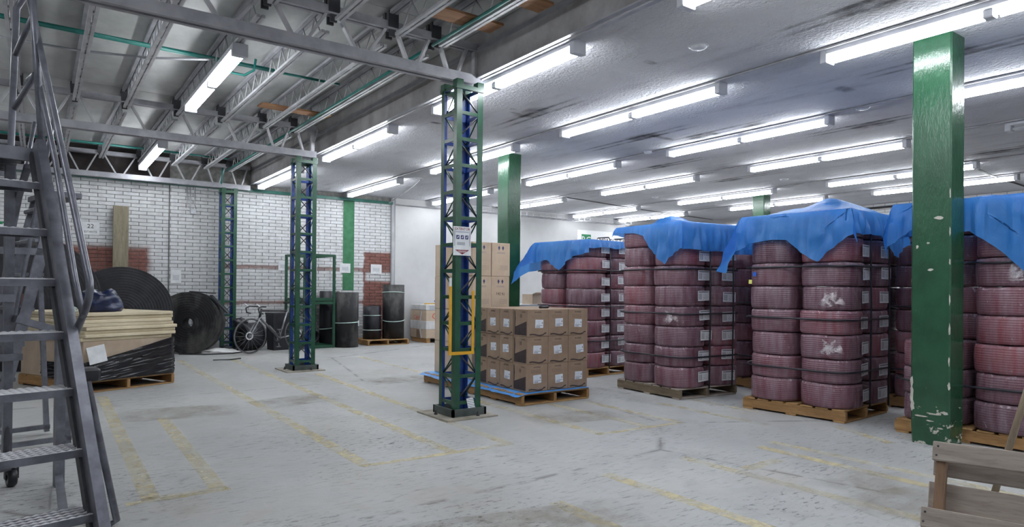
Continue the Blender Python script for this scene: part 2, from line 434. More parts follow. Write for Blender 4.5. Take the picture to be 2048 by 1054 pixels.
def decal(name, col, rough=.8, lo=.45, hi=.6, scale=6, stretch=(1, 1, 1), amax=1.0):
    t = NT(name)
    f = t.noise(scale, 6, .7, t.map(stretch, t.pos()))
    g = t.sep(t.tc.outputs['Generated'])
    # fades towards its own outline
    def ed(v): return t.math('MULTIPLY', t.math('MULTIPLY', v, t.math('SUBTRACT', 1.0, v)), 4.0)
    e = t.math('MINIMUM', t.math('MULTIPLY', t.math('MULTIPLY', ed(g[0]), ed(g[1])), 1.6), 1.0)  # soft outline
    a = t.math('MULTIPLY', t.ramp(f, [(lo, 0.0), (hi, amax)]), e)
    return t.fin(srgb(col), rough, 0, None, a)
def paint(name, col, lo, hi, scale=5):
    t = NT(name)
    f = t.noise(scale, 7, .72, t.pos()); f2 = t.noise(.7, 3, .5, t.pos())
    a = t.math('MULTIPLY', t.ramp(f, [(lo, .1), (hi, .62)]), t.ramp(f2, [(.3, .4), (.55, 1.0)]))
    return t.fin(srgb(col), .6, 0, None, a)
MT['yline'] = paint('yellow_line', (218, 203, 156), .36, .62)
MT['yline2'] = paint('yellow_line_faded', (220, 206, 164), .4, .68)
MT['film'] = decal('loose_film_scrap', (226, 216, 222), .2, .42, .62, 22, (1, 1, 1), .7)  # pale semi-transparent colour of the torn film itself
MT['stain_dark'] = decal('stain_dark', (62, 60, 66), .85, .28, .72, 4.5, (1, 1, 1), .72)
MT['stain_floor'] = decal('stain_floor', (88, 84, 80), .85, .55, .66, 14, (1, 2.2, 1), .55)
MT['stain_tan'] = decal('stain_tan', (154, 146, 134), .85, .35, .65, 4, (1, 1, 1), .5)

def _emit():
    t = NT('lit_tube'); e = t.n('ShaderNodeEmission'); e.inputs[0].default_value = (.93, .97, 1, 1); e.inputs[1].default_value = TUBE_POWER
    t.l(e.outputs[0], t.out.inputs[0]); return t.mat
MT['tube'] = _emit()
ORD = ['bottom', 'second', 'third', 'fourth', 'fifth', 'sixth', 'seventh', 'eighth', 'ninth', 'tenth', 'eleventh', 'twelfth']
# ================================================================== setting
ZC = 3.36       # flat ceiling
ZD = 3.82       # metal deck over the joist bay
YW = 14.3       # back wall
XF = 3.62       # edge of the flat ceiling
def struct(mb, name, mt, **kw): return mb.build(name, mt, kind='structure', **kw)
floor = struct(MB().bb(-4.6, -3.6, -.1, 21, 15, 0), 'floor', MT['floor'])
struct(MB().bb(-4.8, -3.8, -.1, -4.6, 14.6, 3.9), 'wall_left', MT['whitewall'])
struct(MB().bb(-4.6, -3.8, -.1, 21, -3.6, 3.9), 'wall_front', MT['whitewall'])
ceil = struct(MB().bb(XF, -3.6, ZC, 21, 15, ZC + .15), 'ceiling', MT['ceil'])
# fascia: edge beam of the flat ceiling
struct(MB().bb(XF - .06, -3.6, ZC, XF, YW, ZD), 'trim_1', MT['fascia'])
struct(MB().bb(XF - .075, -3.6, 3.62, XF - .06, YW, 3.66).bb(XF - .09, -3.6, ZC - .012, XF + .03, YW, ZC), 'trim_2', MT['steel'])
# back wall: mortar bed, bricks laid on it
wb = struct(MB().bb(-4.6, YW, 0, 2.06, YW + .2, ZD).bb(2.06, YW - .03, 0, 6.73, YW + .2, ZD), 'wall_back', MT['mortar'])
BL, BH, GX, GZ = .257, .0635, .266, .070
bm_ = MB().rb(0, -.012, 0, BL, .02, BH, .005).mesh('brick', MT['brick'])
bh_ = MB().rb(0, -.012, 0, BL / 2 - .007, .02, BH, .005).mesh('brick', MT['brick'])
rest = MB(); nb = 0
for r in range(46):
    for k in range(-5, 27):
        x = k * GX + (GX / 2 if r % 2 else 0) - .05
        if x > 6.69: continue
        z = r * GZ + .005
        split = x < 2.05 < x + BL - .005
        y = YW if x < 2.0 else YW - .03
        if split:
            if 2.05 - x > .02: rest.rb(x, YW - .013, z, 2.05, YW + .02, z + BH, .005)
            rest.rb(2.062, YW - .043, z, x + BL, YW - .01, z + BH, .005)
            continue
        me = bm_
        ln = min(BL, 6.72 - x)
        if ln < .02: continue
        seen = (.62 < x < 3.05 and z > 1.5 and not (1.05 < x < 1.4 and z < 2.7 and z > 1.2)) 
        if seen and nb < 300 and ln == BL:
            nb += 1
            put('brick', me, wb, (x, y - random.random() * .003, z))
        else:
            rest.rb(x, y - .012 - random.random() * .003, z, x + ln, y + .02, z + BH, .005)
rest.build('brick_courses', MT['brick'], wb, kind='stuff')
MB().bb(5.555, YW - .05, 1.19, 5.815, YW - .03, 3.22).build('painted_strip', M_noise('strip_green', (44, 104, 70), (62, 122, 86), 8, .6), wb)
struct(MB().bb(6.73, YW - .10, 0, 6.80, YW + .2, ZC), 'trim_3', M_noise('corner_grey', (170, 172, 176), (188, 190, 194), 4, .6))
struct(MB().bb(6.80, YW - .12, 0, 16.3, YW + .2, ZC), 'wall_back_white', MT['whitewall'])
struct(MB().bb(16.3, -3.6, 0, 16.5, 11.4, ZC), 'wall_right', MT['farbrick'])
struct(MB().bb(16.25, 11.4, 2.95, 16.5, YW - .12, 3.02).bb(16.25, 11.4, 2.72, 16.5, YW - .12, 2.76), 'trim_4', MT['steel_light'])
struct(MB().bb(20.8, -3.6, 0, 21, 15, ZC), 'wall_far', MT['whitewall'])
struct(MB().bb(16.5, 14.5, 0, 20.8, 14.7, ZC).bb(16.5, 8.9, 0, 20.8, 9.0, ZC), 'wall_side', MT['whitewall'])
# green angle along the wall head
struct(MB().bb(-4.6, YW - .11, 3.205, 6.74, YW - .045, 3.265), 'trim_5', MT['pipegreen'])
struct(MB().bb(-4.6, YW - .02, 3.26, XF, YW, ZD), 'trim_6', M_noise('gap_shade', (44, 38, 38), (66, 58, 56), 3, .8))  # dark-coloured sheet stands in for the shade of the open wall top
# metal deck: one sheet between each pair of joists
JX = [-3.6, -3.05, -2.5, -1.95, -1.4, -.82, -.22, .355, .90, 1.51, 2.07, 2.63, 3.08]
deck = struct(MB().bb(-4.6, -3.6, ZD + .02, XF, YW, ZD + .08), 'ceiling_deck', MT['steel_dark'])
ed = [-4.6] + JX[1:] + [XF - .06]
for k in range(len(ed) - 1):
    for (y0, y1) in ((-3.6, .8), (.8, 5.6), (5.6, 9.95), (9.95, 14.28)):
        mb = MB(); n = 5; wd = ed[k + 1] - ed[k]
        mb.bb(ed[k] + .005, y0 + .004, ZD, ed[k + 1] - .005, y1 - .004, ZD + .02)
        mb.build('deck_panel', MT['deck'], deck)
# painted floor lines (thin coats of paint on the slab)
def yl(x0, y0, x1, y1, wd=.1, mt='yline'):
    p, q = Vector((x0, y0, .0015)), Vector((x1, y1, .0015)); d = (q - p).normalized(); s = Vector((d.y, -d.x, 0)) * wd / 2
    MB().quad(p - s, p + s, q + s, q - s).build('painted_line', MT[mt], floor)
for a in ((.60, 8.69, .55, 4.36), (.97, 7.0, .92, 4.36), (1.94, 12.2, 1.89, 4.36), (2.72, 12.0, 2.58, 4.36), (3.30, 9.4, 3.10, 4.36), (3.99, 6.3, 3.97, 4.2), (3.14, 3.27, 3.15, 1.2), (2.48, 3.0, 2.44, 1.2), (3.93, 3.27, 3.99, 1.0), (4.72, 3.16, 4.67, 1.2)):
    yl(*a)
for a in ((4.75, 11.4, 4.6, 7.9), (4.55, 5.62, 4.55, 4.2), (4.98, 5.5, 4.95, 4.15), (4.96, 3.2, 4.93, 1.2), (6.15, 5.3, 6.05, 4.1), (6.03, 3.23, 5.75, 2.6), (.5, 4.36, .97, 4.36), (4.05, 2.81, 4.48, 2.82), (5.6, 5.0, 5.55, 3.6)):
    yl(*a, mt='yline2')
for a in ((1.85, 4.36, 3.13, 4.33), (3.93, 4.2, 4.99, 4.14), (.42, 4.34, .98, 4.33)):
    yl(*a, wd=.07)
def blot(x, y, a, b, mt, par, z, rz=0):
    M = Matrix.Translation((x, y, z)) @ Matrix.Rotation(rz, 4, 'Z')
    sg = 1 if par is floor else -1
    MB().quad(*[M @ Vector((sx * a / 2, sy * b / 2, 0)) for sx, sy in ((-1, -sg), (1, -sg), (1, sg), (-1, sg))]).build('stain', MT[mt], par)
for (x, y, a, b, mt) in ((1.60, 4.27, .5, .28, 'stain_floor'), (2.1, 2.95, 1.1, .8, 'stain_floor'), (2.05, 5.2, 1.1, 1.1, 'stain_floor'), (2.6, 4.75, .9, .7, 'stain_floor'), (4.05, 3.22, .3, .2, 'stain_floor'), (4.45, 2.15, .7, .5, 'stain_tan'), (4.2, 1.6, .9, .9, 'stain_tan'), (1.15, 7.2, 1.1, .7, 'stain_tan'), (2.3, 7.3, .9, .6, 'stain_tan'), (4.3, 4.9, 1.0, .5, 'stain_tan'), (.2, 4.6, 1.4, 1.6, 'stain_floor'), (3.6, 2.2, .8, .5, 'stain_floor'), (5.0, 9.5, 1.2, .5, 'stain_floor'), (4.0, 8.2, 1.0, .7, 'stain_tan'), (1.25, 2.75, .7, .7, 'stain_floor'), (4.45, 2.5, .5, .25, 'stain_floor'), (2.0, 2.6, 1.5, .9, 'stain_tan'), (.9, 3.2, 1.2, .9, 'stain_floor')):
    blot(x, y, a, b, mt, floor, .0022 + random.random() * .0006, random.uniform(-.3, .3))
# ghost marks of former fixtures on the plaster
for (x, y0, y1) in ((4.86, 5.4, 7.2), (6.76, 5.4, 7.7), (8.58, 6.6, 8.5), (4.93, 1.6, 3.2), (6.56, 1.8, 3.3), (7.3, 4.7, 6.3), (6.66, .9, 2.4), (8.44, 3.0, 5.1), (11.46, 2.4, 4.2), (10.6, 6.5, 8.5)):
    for s in (-.07, .07): blot(x + s, (y0 + y1) / 2, .07, y1 - y0, 'stain_dark', ceil, ZC - .0015 - .0004 * (s > 0))
    blot(x + random.uniform(-.1, .1), y0 + (y1 - y0) * random.uniform(.4, .7), .34, .55, 'stain_dark', ceil, ZC - .0028)
for (x, y, a, b) in ((4.58, 4.22, .16, .09), (4.5, 6.28, .1, .08), (4.62, 6.4, .14, .07), (6.79, 3.56, .3, .16), (7.0, 6.2, .5, .12), (7.35, 5.0, .14, .4), (11.6, 3.8, .3, .7), (4.1, 7.4, .18, .1)):
    blot(x, y, a, b, 'stain_dark', ceil, ZC - .0022)

# ================================================================== lamps
def lamp_mesh():
    h = MB().bb(-.065, 0, .03, .065, 2.44, .075).hexa([(-.045, .04, .02), (.045, .04, .02), (.045, 2.40, .02), (-.045, 2.40, .02), (-.065, .02, .03), (.065, .02, .03), (.065, 2.42, .03), (-.065, 2.42, .03)]).mesh('housing', MT['white_enamel'])
    e = MB().rb(-.07, -.03, -.045, .07, .03, .077, .006).mesh('end_bracket', MT['white_enamel'])
    c = MB().rb(-.045, -.035, -.03, .045, .035, .03, .006).mesh('lamp_holder', MT['white_enamel'])
    t = MB().tube([(0, 0, 0), (0, 1.13, 0)], .017, 8).mesh('tube', MT['tube'])
    td = MB().tube([(0, 0, 0), (0, 1.13, 0)], .017, 8).mesh('tube', MT['paper'])
    return h, e, c, t, td
LH, LE, LC, LT, LTD = lamp_mesh()
def lamp(x, y, label, z=ZC - .075, lit=True, rz=0):
    t = thing('fluorescent_light', label, 'light', (x, y, z), rz, 'twin-tube ceiling lights')
    put('housing', LH, t)
    for yy in (0, 2.44): put('end_bracket', LE, t, (0, yy, 0))
    put('lamp_holder', LC, t, (0, 1.22, -.01))
    for yy in (.03, 1.26):
        for xx in (-.032, .032): put('tube', LT if lit else LTD, t, (xx, yy + .005, -.02))
    return t
rows = [(3.70, 'row along the fascia beam'), (5.60, 'row over the first green column line'), (7.66, 'third row from the joist bay'), (9.70, 'fourth row from the joist bay'), (12.15, 'fifth row from the joist bay'), (13.97, 'last row before the right wall')]
bays = [(.62, 'nearest the camera'), (4.22, 'second from the camera'), (7.78, 'third from the camera'), (11.52, 'nearest the back wall')]
for i, (x, rn) in enumerate(rows):
    for j, (y, bn) in enumerate(bays):
        if i == 4 and j < 1: continue
        if i == 5 and j < 1: continue
        dx = {(4, 1): .05, (2, 3): .05}.get((i, j), 0)
        dead = (i == 3 and j == 0)
        lamp(x + dx, y + random.uniform(-.05, .05), ('unlit ' if dead else 'lit ') + 'fluorescent light, ' + bn + ', in the ' + rn, lit=not dead, rz=random.uniform(-.008, .008))
    pts = [(x - .03, -3, ZC - .012), (x - .03, 14.1, ZC - .012)]
    MB().tube([(0, -3, 0), (0, 14.1, 0)], .011, 8).build('conduit', MT['conduit'], None, (x - .115, 0, ZC - .011), label='grey conduit along the lights of the ' + rn, cat='conduit', group='ceiling conduits')
lamp(1.51, 6.5, 'fluorescent light under the joists, nearer of the two, left of the lattice columns', 3.44)
lamp(1.56, 11.55, 'fluorescent light under the joists, farther of the two, close to the white brick wall', 3.44)
lamp(-1.4, 2.0, 'added unseen fluorescent fill light under the joists above the steel ladder', 3.44)  # unseen lamp added to brighten the dark joist bay round the ladder
lamp(-1.4, 6.5, 'added fluorescent fill light under the joists, unseen beyond the left edge of the view', 3.44)  # another unseen lamp, added as fill for the left bay
lamp(-1.4, 11.0, 'added unseen fluorescent fill light under the joists far left near the wall', 3.44)  # added out of view to lift the far end of the left bay
lamp(1.5, 1.5, 'added unseen fluorescent fill light under the joists above the camera', 3.44)  # unseen lamp added overhead to light the ladder and nearby faces
for k_, x_ in enumerate((1.5, 3.7, 5.6, 7.66)): lamp(x_, -3.0, 'added unseen fluorescent fill light behind the camera, ' + ['under the joists', 'along the fascia beam', 'second row', 'third row'][k_], 3.44 if x_ < 2 else ZC - .075)  # unseen lamps added to brighten faces turned towards the camera
lamp(18.2, 11.0, 'fluorescent light in the room beyond the right-hand opening')
# ceiling roses
for (x, y, n) in ((4.61, 3.69, 'nearest the camera'), (7.52, 6.95, 'beyond the third row of lights'), (7.63, 3.79, 'left of the big green column'), (11.32, 10.24, 'farthest, near the back wall'), (11.35, 7.09, 'above the right-hand stacks')):
    t = thing('ceiling_rose', 'round white cover on the plaster ceiling, ' + n, 'ceiling rose', (x, y, ZC), 0, 'ceiling roses')
    MB().lathe([(.0, -.03), (.04, -.03), (.062, -.02), (.07, 0)], 20).build('cap', MT['white_enamel'], t)
    MB().lathe([(.07, -.004), (.085, -.003), (.088, 0)], 20).build('rim', MT['white_enamel'], t)
def cable(name, pts, r, mt, label, cat='cable'):
    o = Vector(pts[0])
    MB().tube([Vector(p) - o for p in pts], r, 6).build(name, MT[mt], None, o, label=label, cat=cat)
cable('ceiling_cable', [(11.5, 4.2, ZC - .012), (12.07, 4.39, ZC - .012), (13.6, 4.52, ZC - .03), (15.6, 4.64, ZC - .012), (16.25, 4.6, ZC - .012)], .014, 'cable', 'dark cable across the ceiling right of the big green column')
cable('ceiling_cable', [(9.7, 11.5, ZC - .012), (10.04, 11.5, ZC - .02), (13, 12.0, ZC - .02), (16.2, 12.4, ZC - .012)], .012, 'cable', 'dark cable across the far ceiling above the blue covers')
cable('ceiling_cable', [(6.0, 11.4, ZC - .01), (6.25, 12.2, ZC - .02), (6.6, 14.1, 3.22)], .012, 'conduit', 'thin conduit bending down to the white wall')
cable('wall_conduit', [(6.8, YW - .14, 3.2), (16.2, YW - .14, 3.2)], .014, 'conduit', 'thin grey conduit along the head of the white wall', 'conduit')
cable('wall_conduit', [(16.27, -3, 3.27), (16.27, 11.3, 3.27)], .03, 'steel_dark', 'dark pipe along the head of the right brick wall', 'conduit')
cable('wall_conduit', [(16.25, 8.0, 3.24), (16.25, 8.0, 2.5)], .012, 'conduit', 'thin conduit dropping down the right brick wall', 'conduit')
# wire tray by the white wall
t = thing('cable_tray', 'wire cable tray hung under the far ceiling before the white wall', 'cable tray', (8.6, 13.7, 3.14))
for y in (-.12, .12):
    for z in (0, .09): MB().tube([(0, y, z), (5.4, y, z)], .007, 5).build('rail', MT['conduit'], t)
for k in range(28): MB().tube([(k * .2, -.12, .09), (k * .2, -.12, 0), (k * .2, .12, 0), (k * .2, .12, .09)], .005, 4).build('cross_wire', MT['conduit'], t)
for k in (.6, 2.7, 4.8): MB().tube([(k, 0, 0), (k, 0, .21)], .006, 5).build('hanger', MT['conduit'], t)

# ================================================================== roof steel
TR = [(2.0 - .65, 'truss over the camera'), (5.62, 'near truss'), (9.95, 'middle truss'), (14.12, 'truss along the brick wall')]
ZB = 3.285
for (y, nm) in TR:
    xr = 3.60 if y < 9 else (3.42 if y < 12 else 3.5)
    zb = ZB if y < 9 else 3.215
    t = thing('roof_truss', 'grey steel roof truss with zigzag web, the ' + nm, 'truss', (0, y, zb))
    if y > 12: x0 = -4.5
    x0 = -4.55
    for s, nmn in ((-1, 'bottom_chord'), (1, 'bottom_chord')):
        MB().bb(x0, min(s * .02, s * .066), 0, xr, max(s * .02, s * .066), .095).build('bottom_chord', MT['steel'], t)
    for s in (-1, 1):
        MB().bb(x0, min(s * .014, s * .05), 3.63 - zb, xr, max(s * .014, s * .05), 3.70 - zb).build('top_chord', MT['steel'], t)
    ks = [x for x in JX] + [3.5]
    for k in range(len(JX)):
        a = JX[k]; b = ks[k + 1]; mid = (a + b) / 2
        MB().bar((a + .05, 0, 3.65 - zb), (mid - .05, 0, .07), .024, .05, (0, 1, 0)).build('web_member', MT['steel_light'], t)
        MB().bar((mid + .05, 0, .07), (b - .05, 0, 3.65 - zb), .024, .05, (0, 1, 0)).build('web_member', MT['steel_light'], t)
        MB().bb(mid - .05, -.019, .02, mid + .05, .019, .08).build('packing_plate', MT['steel_dark'], t)
    if y < 12: MB().bb(xr - .07, -.03, .095, xr - .02, .03, 3.63 - zb).build('end_post', MT['steel_light'], t)
# open-web joists
JB = 3.53
def joist_meshes(L):
    bc = MB().bb(-.036, .12, 0, -.007, L - .12, .026).bb(.007, .12, 0, .036, L - .12, .026)
    n = int(L / .3)
    for k in range(1, n): bc.cb(0, k * L / n, .014, .018, .05, .02)
    b = bc.mesh('bottom_chord', MT['steel_light'])
    tc = MB().bb(-.04, 0, 0, -.006, L, .03).bb(.006, 0, 0, .04, L, .03).mesh('top_chord', MT['steel'])
    st = MB().bb(-.05, -.02, -.12, .05, .03, .03).bb(-.03, 0.0, -.2, .03, .02, -.12).mesh('joist_seat', MT['steel_dark'])
    return b, tc, st
SEG = .172
rodA = MB().tube([(0, 0, .02), (0, SEG, .235)], .0072, 6).mesh('web_rod', MT['steel_light'])
rodB = MB().tube([(0, 0, .235), (0, SEG, .02)], .0072, 6).mesh('web_rod', MT['steel_light'])
for (y0, y1, bn) in ((1.40, 5.58, 'bay above the ladder'), (5.66, 9.91, 'bay between the near and middle trusses'), (9.99, 14.06, 'bay against the brick wall')):
    L = y1 - y0; b_, t_, s_ = joist_meshes(L)
    nn = int((L - .3) / SEG) // 2 * 2; off = (L - nn * SEG) / 2
    for k, x in enumerate(JX):
        if k < 4: continue
        jt = thing('roof_joist', 'open-web steel joist, ' + (('number %d' % (len(JX) - k)) if 0 else ['nearest', 'second', 'third', 'fourth', 'fifth', 'sixth', 'seventh', 'eighth', 'ninth'][len(JX) - 1 - k]) + ' from the fascia beam, ' + bn, 'joist', (x, y0, JB), 0, 'open-web roof joists')
        put('bottom_chord', b_, jt); put('top_chord', t_, jt, (0, 0, .235))
        put('joist_seat', s_, jt, (0, 0, .235)); put('joist_seat', s_, jt, (0, L, .235))
        for q in range(nn): put('web_rod', rodA if q % 2 == 0 else rodB, jt, (0, off + q * SEG, 0))
# teal conduits, bridging rods
def rod(name, pts, r, mt, label, cat): cable(name, pts, r, mt, label, cat)
for (y, n) in ((7.62, 'middle bay'), (13.45, 'bay against the brick wall')):
    rod('teal_conduit', [(-4.5, y, 3.715), (2.95, y + .12, 3.715)], .016, 'teal', 'teal conduit through the joists, upper of its pair, ' + n, 'conduit')
    rod('teal_conduit', [(-4.5, y - .06, 3.715), (2.2, y + .06, 3.715)], .016, 'teal', 'teal conduit through the joists, beside its twin, ' + n, 'conduit')
rod('bridging_rod', [(-4.5, 7.95, 3.585), (.3, 7.86, 3.585), (.9, 7.65, 3.58), (1.44, 7.3, 3.58)], .012, 'steel', 'thin grey bridging rod across the joists of the middle bay', 'rod')
rod('bridging_rod', [(-4.5, 11.9, 3.585), (1.4, 11.8, 3.585)], .012, 'steel', 'thin grey bridging rod across the joists near the wall', 'rod')
rod('teal_conduit', [(1.62, 7.75, 3.70), (1.72, 7.75, 3.62), (1.84, 7.7, 3.60), (1.93, 7.65, 3.66), (1.94, 7.62, 3.78)], .014, 'teal', 'short hooked teal conduit beside the nearer joist light', 'conduit')
for (y0, y1, n) in ((1.5, 5.5, 'bay above the ladder'), (5.7, 9.9, 'middle bay'), (10.0, 14.0, 'bay against the wall')):
    rod('teal_conduit', [(3.0, y0, 3.54), (3.0, y1, 3.54)], .014, 'teal', 'straight teal conduit clipped along the last joist, ' + n, 'conduit')
rod('teal_conduit', [(2.95, 13.98, 3.6), (2.95, 14.03, 3.4), (2.95, 14.1, 3.18)], .014, 'teal', 'short teal conduit dropping to the wall head beside the lattice column', 'conduit')
# loose boards across the joists
def board(x, y, z, l, wd, rz, lab, rx=0):
    MB().rb(-l / 2, -wd / 2, -.012, l / 2, wd / 2, .012, .003).build('loose_board', MT['boardx'], None, (x, y, z), label=lab, cat='board', rot=(rx, 0, rz), group='boards lying on the joists')
board(2.73, 8.72, 3.571, .92, .2, .04, 'brown board on the joists beyond the near truss, farther one')
board(2.88, 6.3, 3.571, .9, .2, -.02, 'brown board on the joists just behind the near truss')
board(2.99, 4.86, 3.571, .62, .22, 0, 'pale brown board on the joists before the near truss, next to the column')
board(2.98, 4.25, 3.571, .8, .2, .02, 'brown board on the joists at the top edge of the view')

# ================================================================== lattice columns
def lattice(x, y, h, label, wd=.30, base=True, ph=0):
    t = thing('lattice_column', label, 'column', (x, y, 0))
    a = wd / 2; lw = .062; th = .007
    G, B = 0, 1
    for sx in (-1, 1):
        for sy in (-1, 1):
            mb = MB()
            # plate with its face looking along x, and one looking along y; outside green, inside blue
            xo, xi = sx * a, sx * (a - th)
            yo, yi = sy * a, sy * (a - th)
            fx = [B, B, B, B, B, B]; fx[3 if sx > 0 else 5] = G; fx[4 if sy > 0 else 2] = G
            y2 = sy * (a - lw); x2 = sx * (a - lw)
            mb.bb(min(xo, xi), min(yo, y2), .02, max(xo, xi), max(yo, y2), h, fx)
            mb.bb(min(x2, xi), min(yo, yi), .02, max(x2, xi), max(yo, yi), h, fx)
            mb.build('leg', [MT['lgreen'], MT['lblue']], t)
    n = int(h / .27); dz = (h - .2) / n
    for f in range(4):
        nx, ny = ((-1, 0), (0, -1), (1, 0), (0, 1))[f]
        tx, ty = -ny, nx
        half = a - lw * .5
        for k in range(n + 1):
            z = .14 + k * dz
            c = Vector((nx, ny, 0)) * (a - .012); e = Vector((tx, ty, 0)) * half
            mi = [B] * 6
            mb = MB(); 
            p, q = c - e + Vector((0, 0, z)), c + e + Vector((0, 0, z))
            w2 = Vector((nx, ny, 0)) * .010
            h2 = Vector((0, 0, .017))
            # faces: 2 = outer
            mb.hexa([p + w2 - h2, q + w2 - h2, q - w2 - h2, p - w2 - h2, p + w2 + h2, q + w2 + h2, q - w2 + h2, p - w2 + h2], [B, G, G, B, B, B])
            mb.build('rung', [MT['lgreen'], MT['lblue']], t)
            if k < n:
                s = 1 if (k + f + ph) % 2 else -1
                ci = Vector((nx, ny, 0)) * (a - .03)
                MB().tube([ci - e * s + Vector((0, 0, z + .01)), ci + e * s + Vector((0, 0, z + dz - .01))], .0075, 6).build('diagonal_rod', MT['steel_dark' if f % 2 else 'lgreen'], t)
    b = a + .03
    if base:
        MB().bb(-b - .13, -b - .12, 0, b + .08, b + .13, .014).build('base_plate', M_noise('dusty_plate', (128, 122, 110), (168, 162, 150), 5, .7), t)
        for (p, q) in (((-b, -b), (b, -b)), ((b, -b), (b, b)), ((b, b), (-b, b)), ((-b, b), (-b, -b))):
            d = Vector((q[0] - p[0], q[1] - p[1], 0)).normalized() * .012
            MB().bar(Vector((*p, .05)) - d, Vector((*q, .05)) + d, .024, .072).build('base_channel', MT['base_dark'], t)
        for (bx, by) in ((.07, -b - .05), (-b - .06, .05)):
            MB().lathe([(0, .014), (.018, .014), (.018, .03), (.009, .031), (.009, .055), (0, .056)], 6, Matrix.Translation((bx, by, 0)), sm=False).build('anchor_bolt', MT['steel_dark'], t)
    for sx in (-1, 1):
        for sy in (-1, 1):
            cx, cy = sx * (a - lw / 2), sy * (a - lw / 2)
            MB().rb(cx - .04, cy - .04, h - .07, cx + .04, cy + .04, h + .005, .004).build('leg_cap', MT['lgreen'], t)
    MB().bb(-a - .01, -a - .01, h - .09, a + .01, -a + .03, h - .05).bb(-a - .01, a - .03, h - .09, a + .01, a + .01, h - .05).build('head_plate', MT['lgreen'], t)
    return t
lattice(3.42, 5.64, 3.28, 'green and blue steel lattice column nearest the camera, with the extinguisher sign')
lattice(3.26, 9.98, 3.20, 'green steel lattice column in front of the racing bicycle', ph=1)
lattice(3.06, 13.98, 3.19, 'green and blue lattice column against the white brick wall', .28, False)
# painted concrete columns
def gcol(x0, y0, a, b, lab, h=ZC):
    t = thing('concrete_column', lab, 'column', (x0 + a / 2, y0 + b / 2, 0), 0, 'green painted columns')
    mb = MB(); n = 26; ring = []
    vs = []; r = .012
    prof = [(-a / 2 + r, -b / 2), (a / 2 - r, -b / 2), (a / 2, -b / 2 + r), (a / 2, b / 2 - r), (a / 2 - r, b / 2), (-a / 2 + r, b / 2), (-a / 2, b / 2 - r), (-a / 2, -b / 2 + r)]
    for k in range(n + 1):
        z = h * k / n
        for (px, py) in prof:
            j = noise.noise((px * 4 + x0, py * 4 + y0, z * 3)) * .006 - (.012 * max(0, .15 - z) / .15)
            vs.append((px * (1 + j / a), py * (1 + j / b), z))
    fs = [tuple(range(7, -1, -1)), tuple(n * 8 + i for i in range(8))]
    for k in range(n):
        for i in range(8): fs.append((k * 8 + i, k * 8 + (i + 1) % 8, k * 8 + 8 + (i + 1) % 8, k * 8 + 8 + i))
    mb.add(vs, fs).build('column_shaft', MT['greencol'], t)
    return t
g1 = gcol(5.95, 2.25, .26, .295, 'large glossy green concrete column at the right, chipped near its foot')
M_noise('bare_plaster', (170, 168, 160), (196, 194, 186), 20, .9)
def chip(y, z, a, b, side):
    rs = random.Random(int(y * 9999 + z * 77)); n = 11
    poly = [(a * (.55 + .6 * rs.random()) * math.cos(2 * PI * k / n), b * (.55 + .6 * rs.random()) * math.sin(2 * PI * k / n)) for k in range(n)]
    M = frame((-.1305, y, z), (0, -1, 0), (0, 0, 1)) if side == 'l' else frame((-.125 + y, -.1475, z), (1, 0, 0), (0, 0, 1))
    MB().prism(poly, .002, M).build('paint_chip', bpy.data.materials['bare_plaster'], g1)
for c in ((-.06, 1.86, .035, .016, 'l'), (.02, 1.66, .014, .008, 'l'), (.10, 1.63, .012, .016, 'l'), (.0, 1.44, .022, .014, 'l'), (-.142, 2.05, .005, .05, 'l'), (-.142, 1.75, .006, .04, 'l'), (-.142, 1.5, .006, .03, 'l'), (-.142, 1.2, .006, .05, 'l'), (-.142, .95, .008, .06, 'l'), (-.14, .7, .007, .04, 'l'), (-.14, .5, .012, .03, 'l'), (.138, .5, .012, .06, 'l'), (.136, .40, .016, .08, 'l'), (.134, .31, .02, .05, 'l'), (-.03, .26, .06, .008, 'l'), (.06, .23, .05, .009, 'l'), (-.11, .28, .03, .014, 'l'), (.0, .2, .03, .006, 'l'), (-.08, .15, .025, .006, 'l')): chip(*c)
gcol(5.90, 8.34, .25, .29, 'green concrete column behind the tall cartons')
gcol(12.86, 8.5, .25, .29, 'small-looking green concrete column far behind the blue covers')
gcol(12.86, 2.25, .25, .295, 'green concrete column hidden behind the right-hand stacks')

# sign and frame on the near lattice column
t = thing('extinguisher_sign', 'white EXTINTOR sign with red arrow on the near lattice column', 'sign', (3.335, 5.478, 1.71))
MB().rb(-.1, -.002, -.14, .1, .002, .14, .001).build('sign_board', MT['paper'], t)
FY = frame((0, -.0026, 0), (1, 0, 0), (0, 0, 1))
text('EXTINTOR', .036, MT['red'], t, Matrix.Translation((0, 0, .116)) @ FY)
MB().prism([(-.075, .082), (.075, .082), (.075, .094), (-.075, .094)], .0008, FY).build('fine_print', _finetext('fine_print_line', (214, 216, 220), (80, 96, 140), 1.0), t)
MB().m  # noqa
def plate(name, poly, mt, par, M, d=.001): return MB().prism(poly, d, M).build(name, mt, par)
plate('red_arrow', [(-.08, -.085), (.08, -.085), (.055, -.1), (0, -.13), (-.055, -.1)], MT['red'], t, FY)
MB().prism([(-.04, -.112), (.04, -.112), (.05, -.092), (-.05, -.092)], .0014, FY).build('fine_print', _finetext('fine_print_red', (124, 22, 38), (220, 214, 216), 2.0), t)
for k in (-.05, 0, .05):
    MB().prism([(k - .017, .018), (k + .017, .018), (k + .017, .056), (k - .017, .056)], .001, FY).build('pictogram', MT['ink_blue'], t)
    MB().prism([(k - .01, .026), (k + .004, .03), (k + .01, .05), (k - .002, .044)], .0014, FY).build('pictogram_figure', MT['paper'], t)
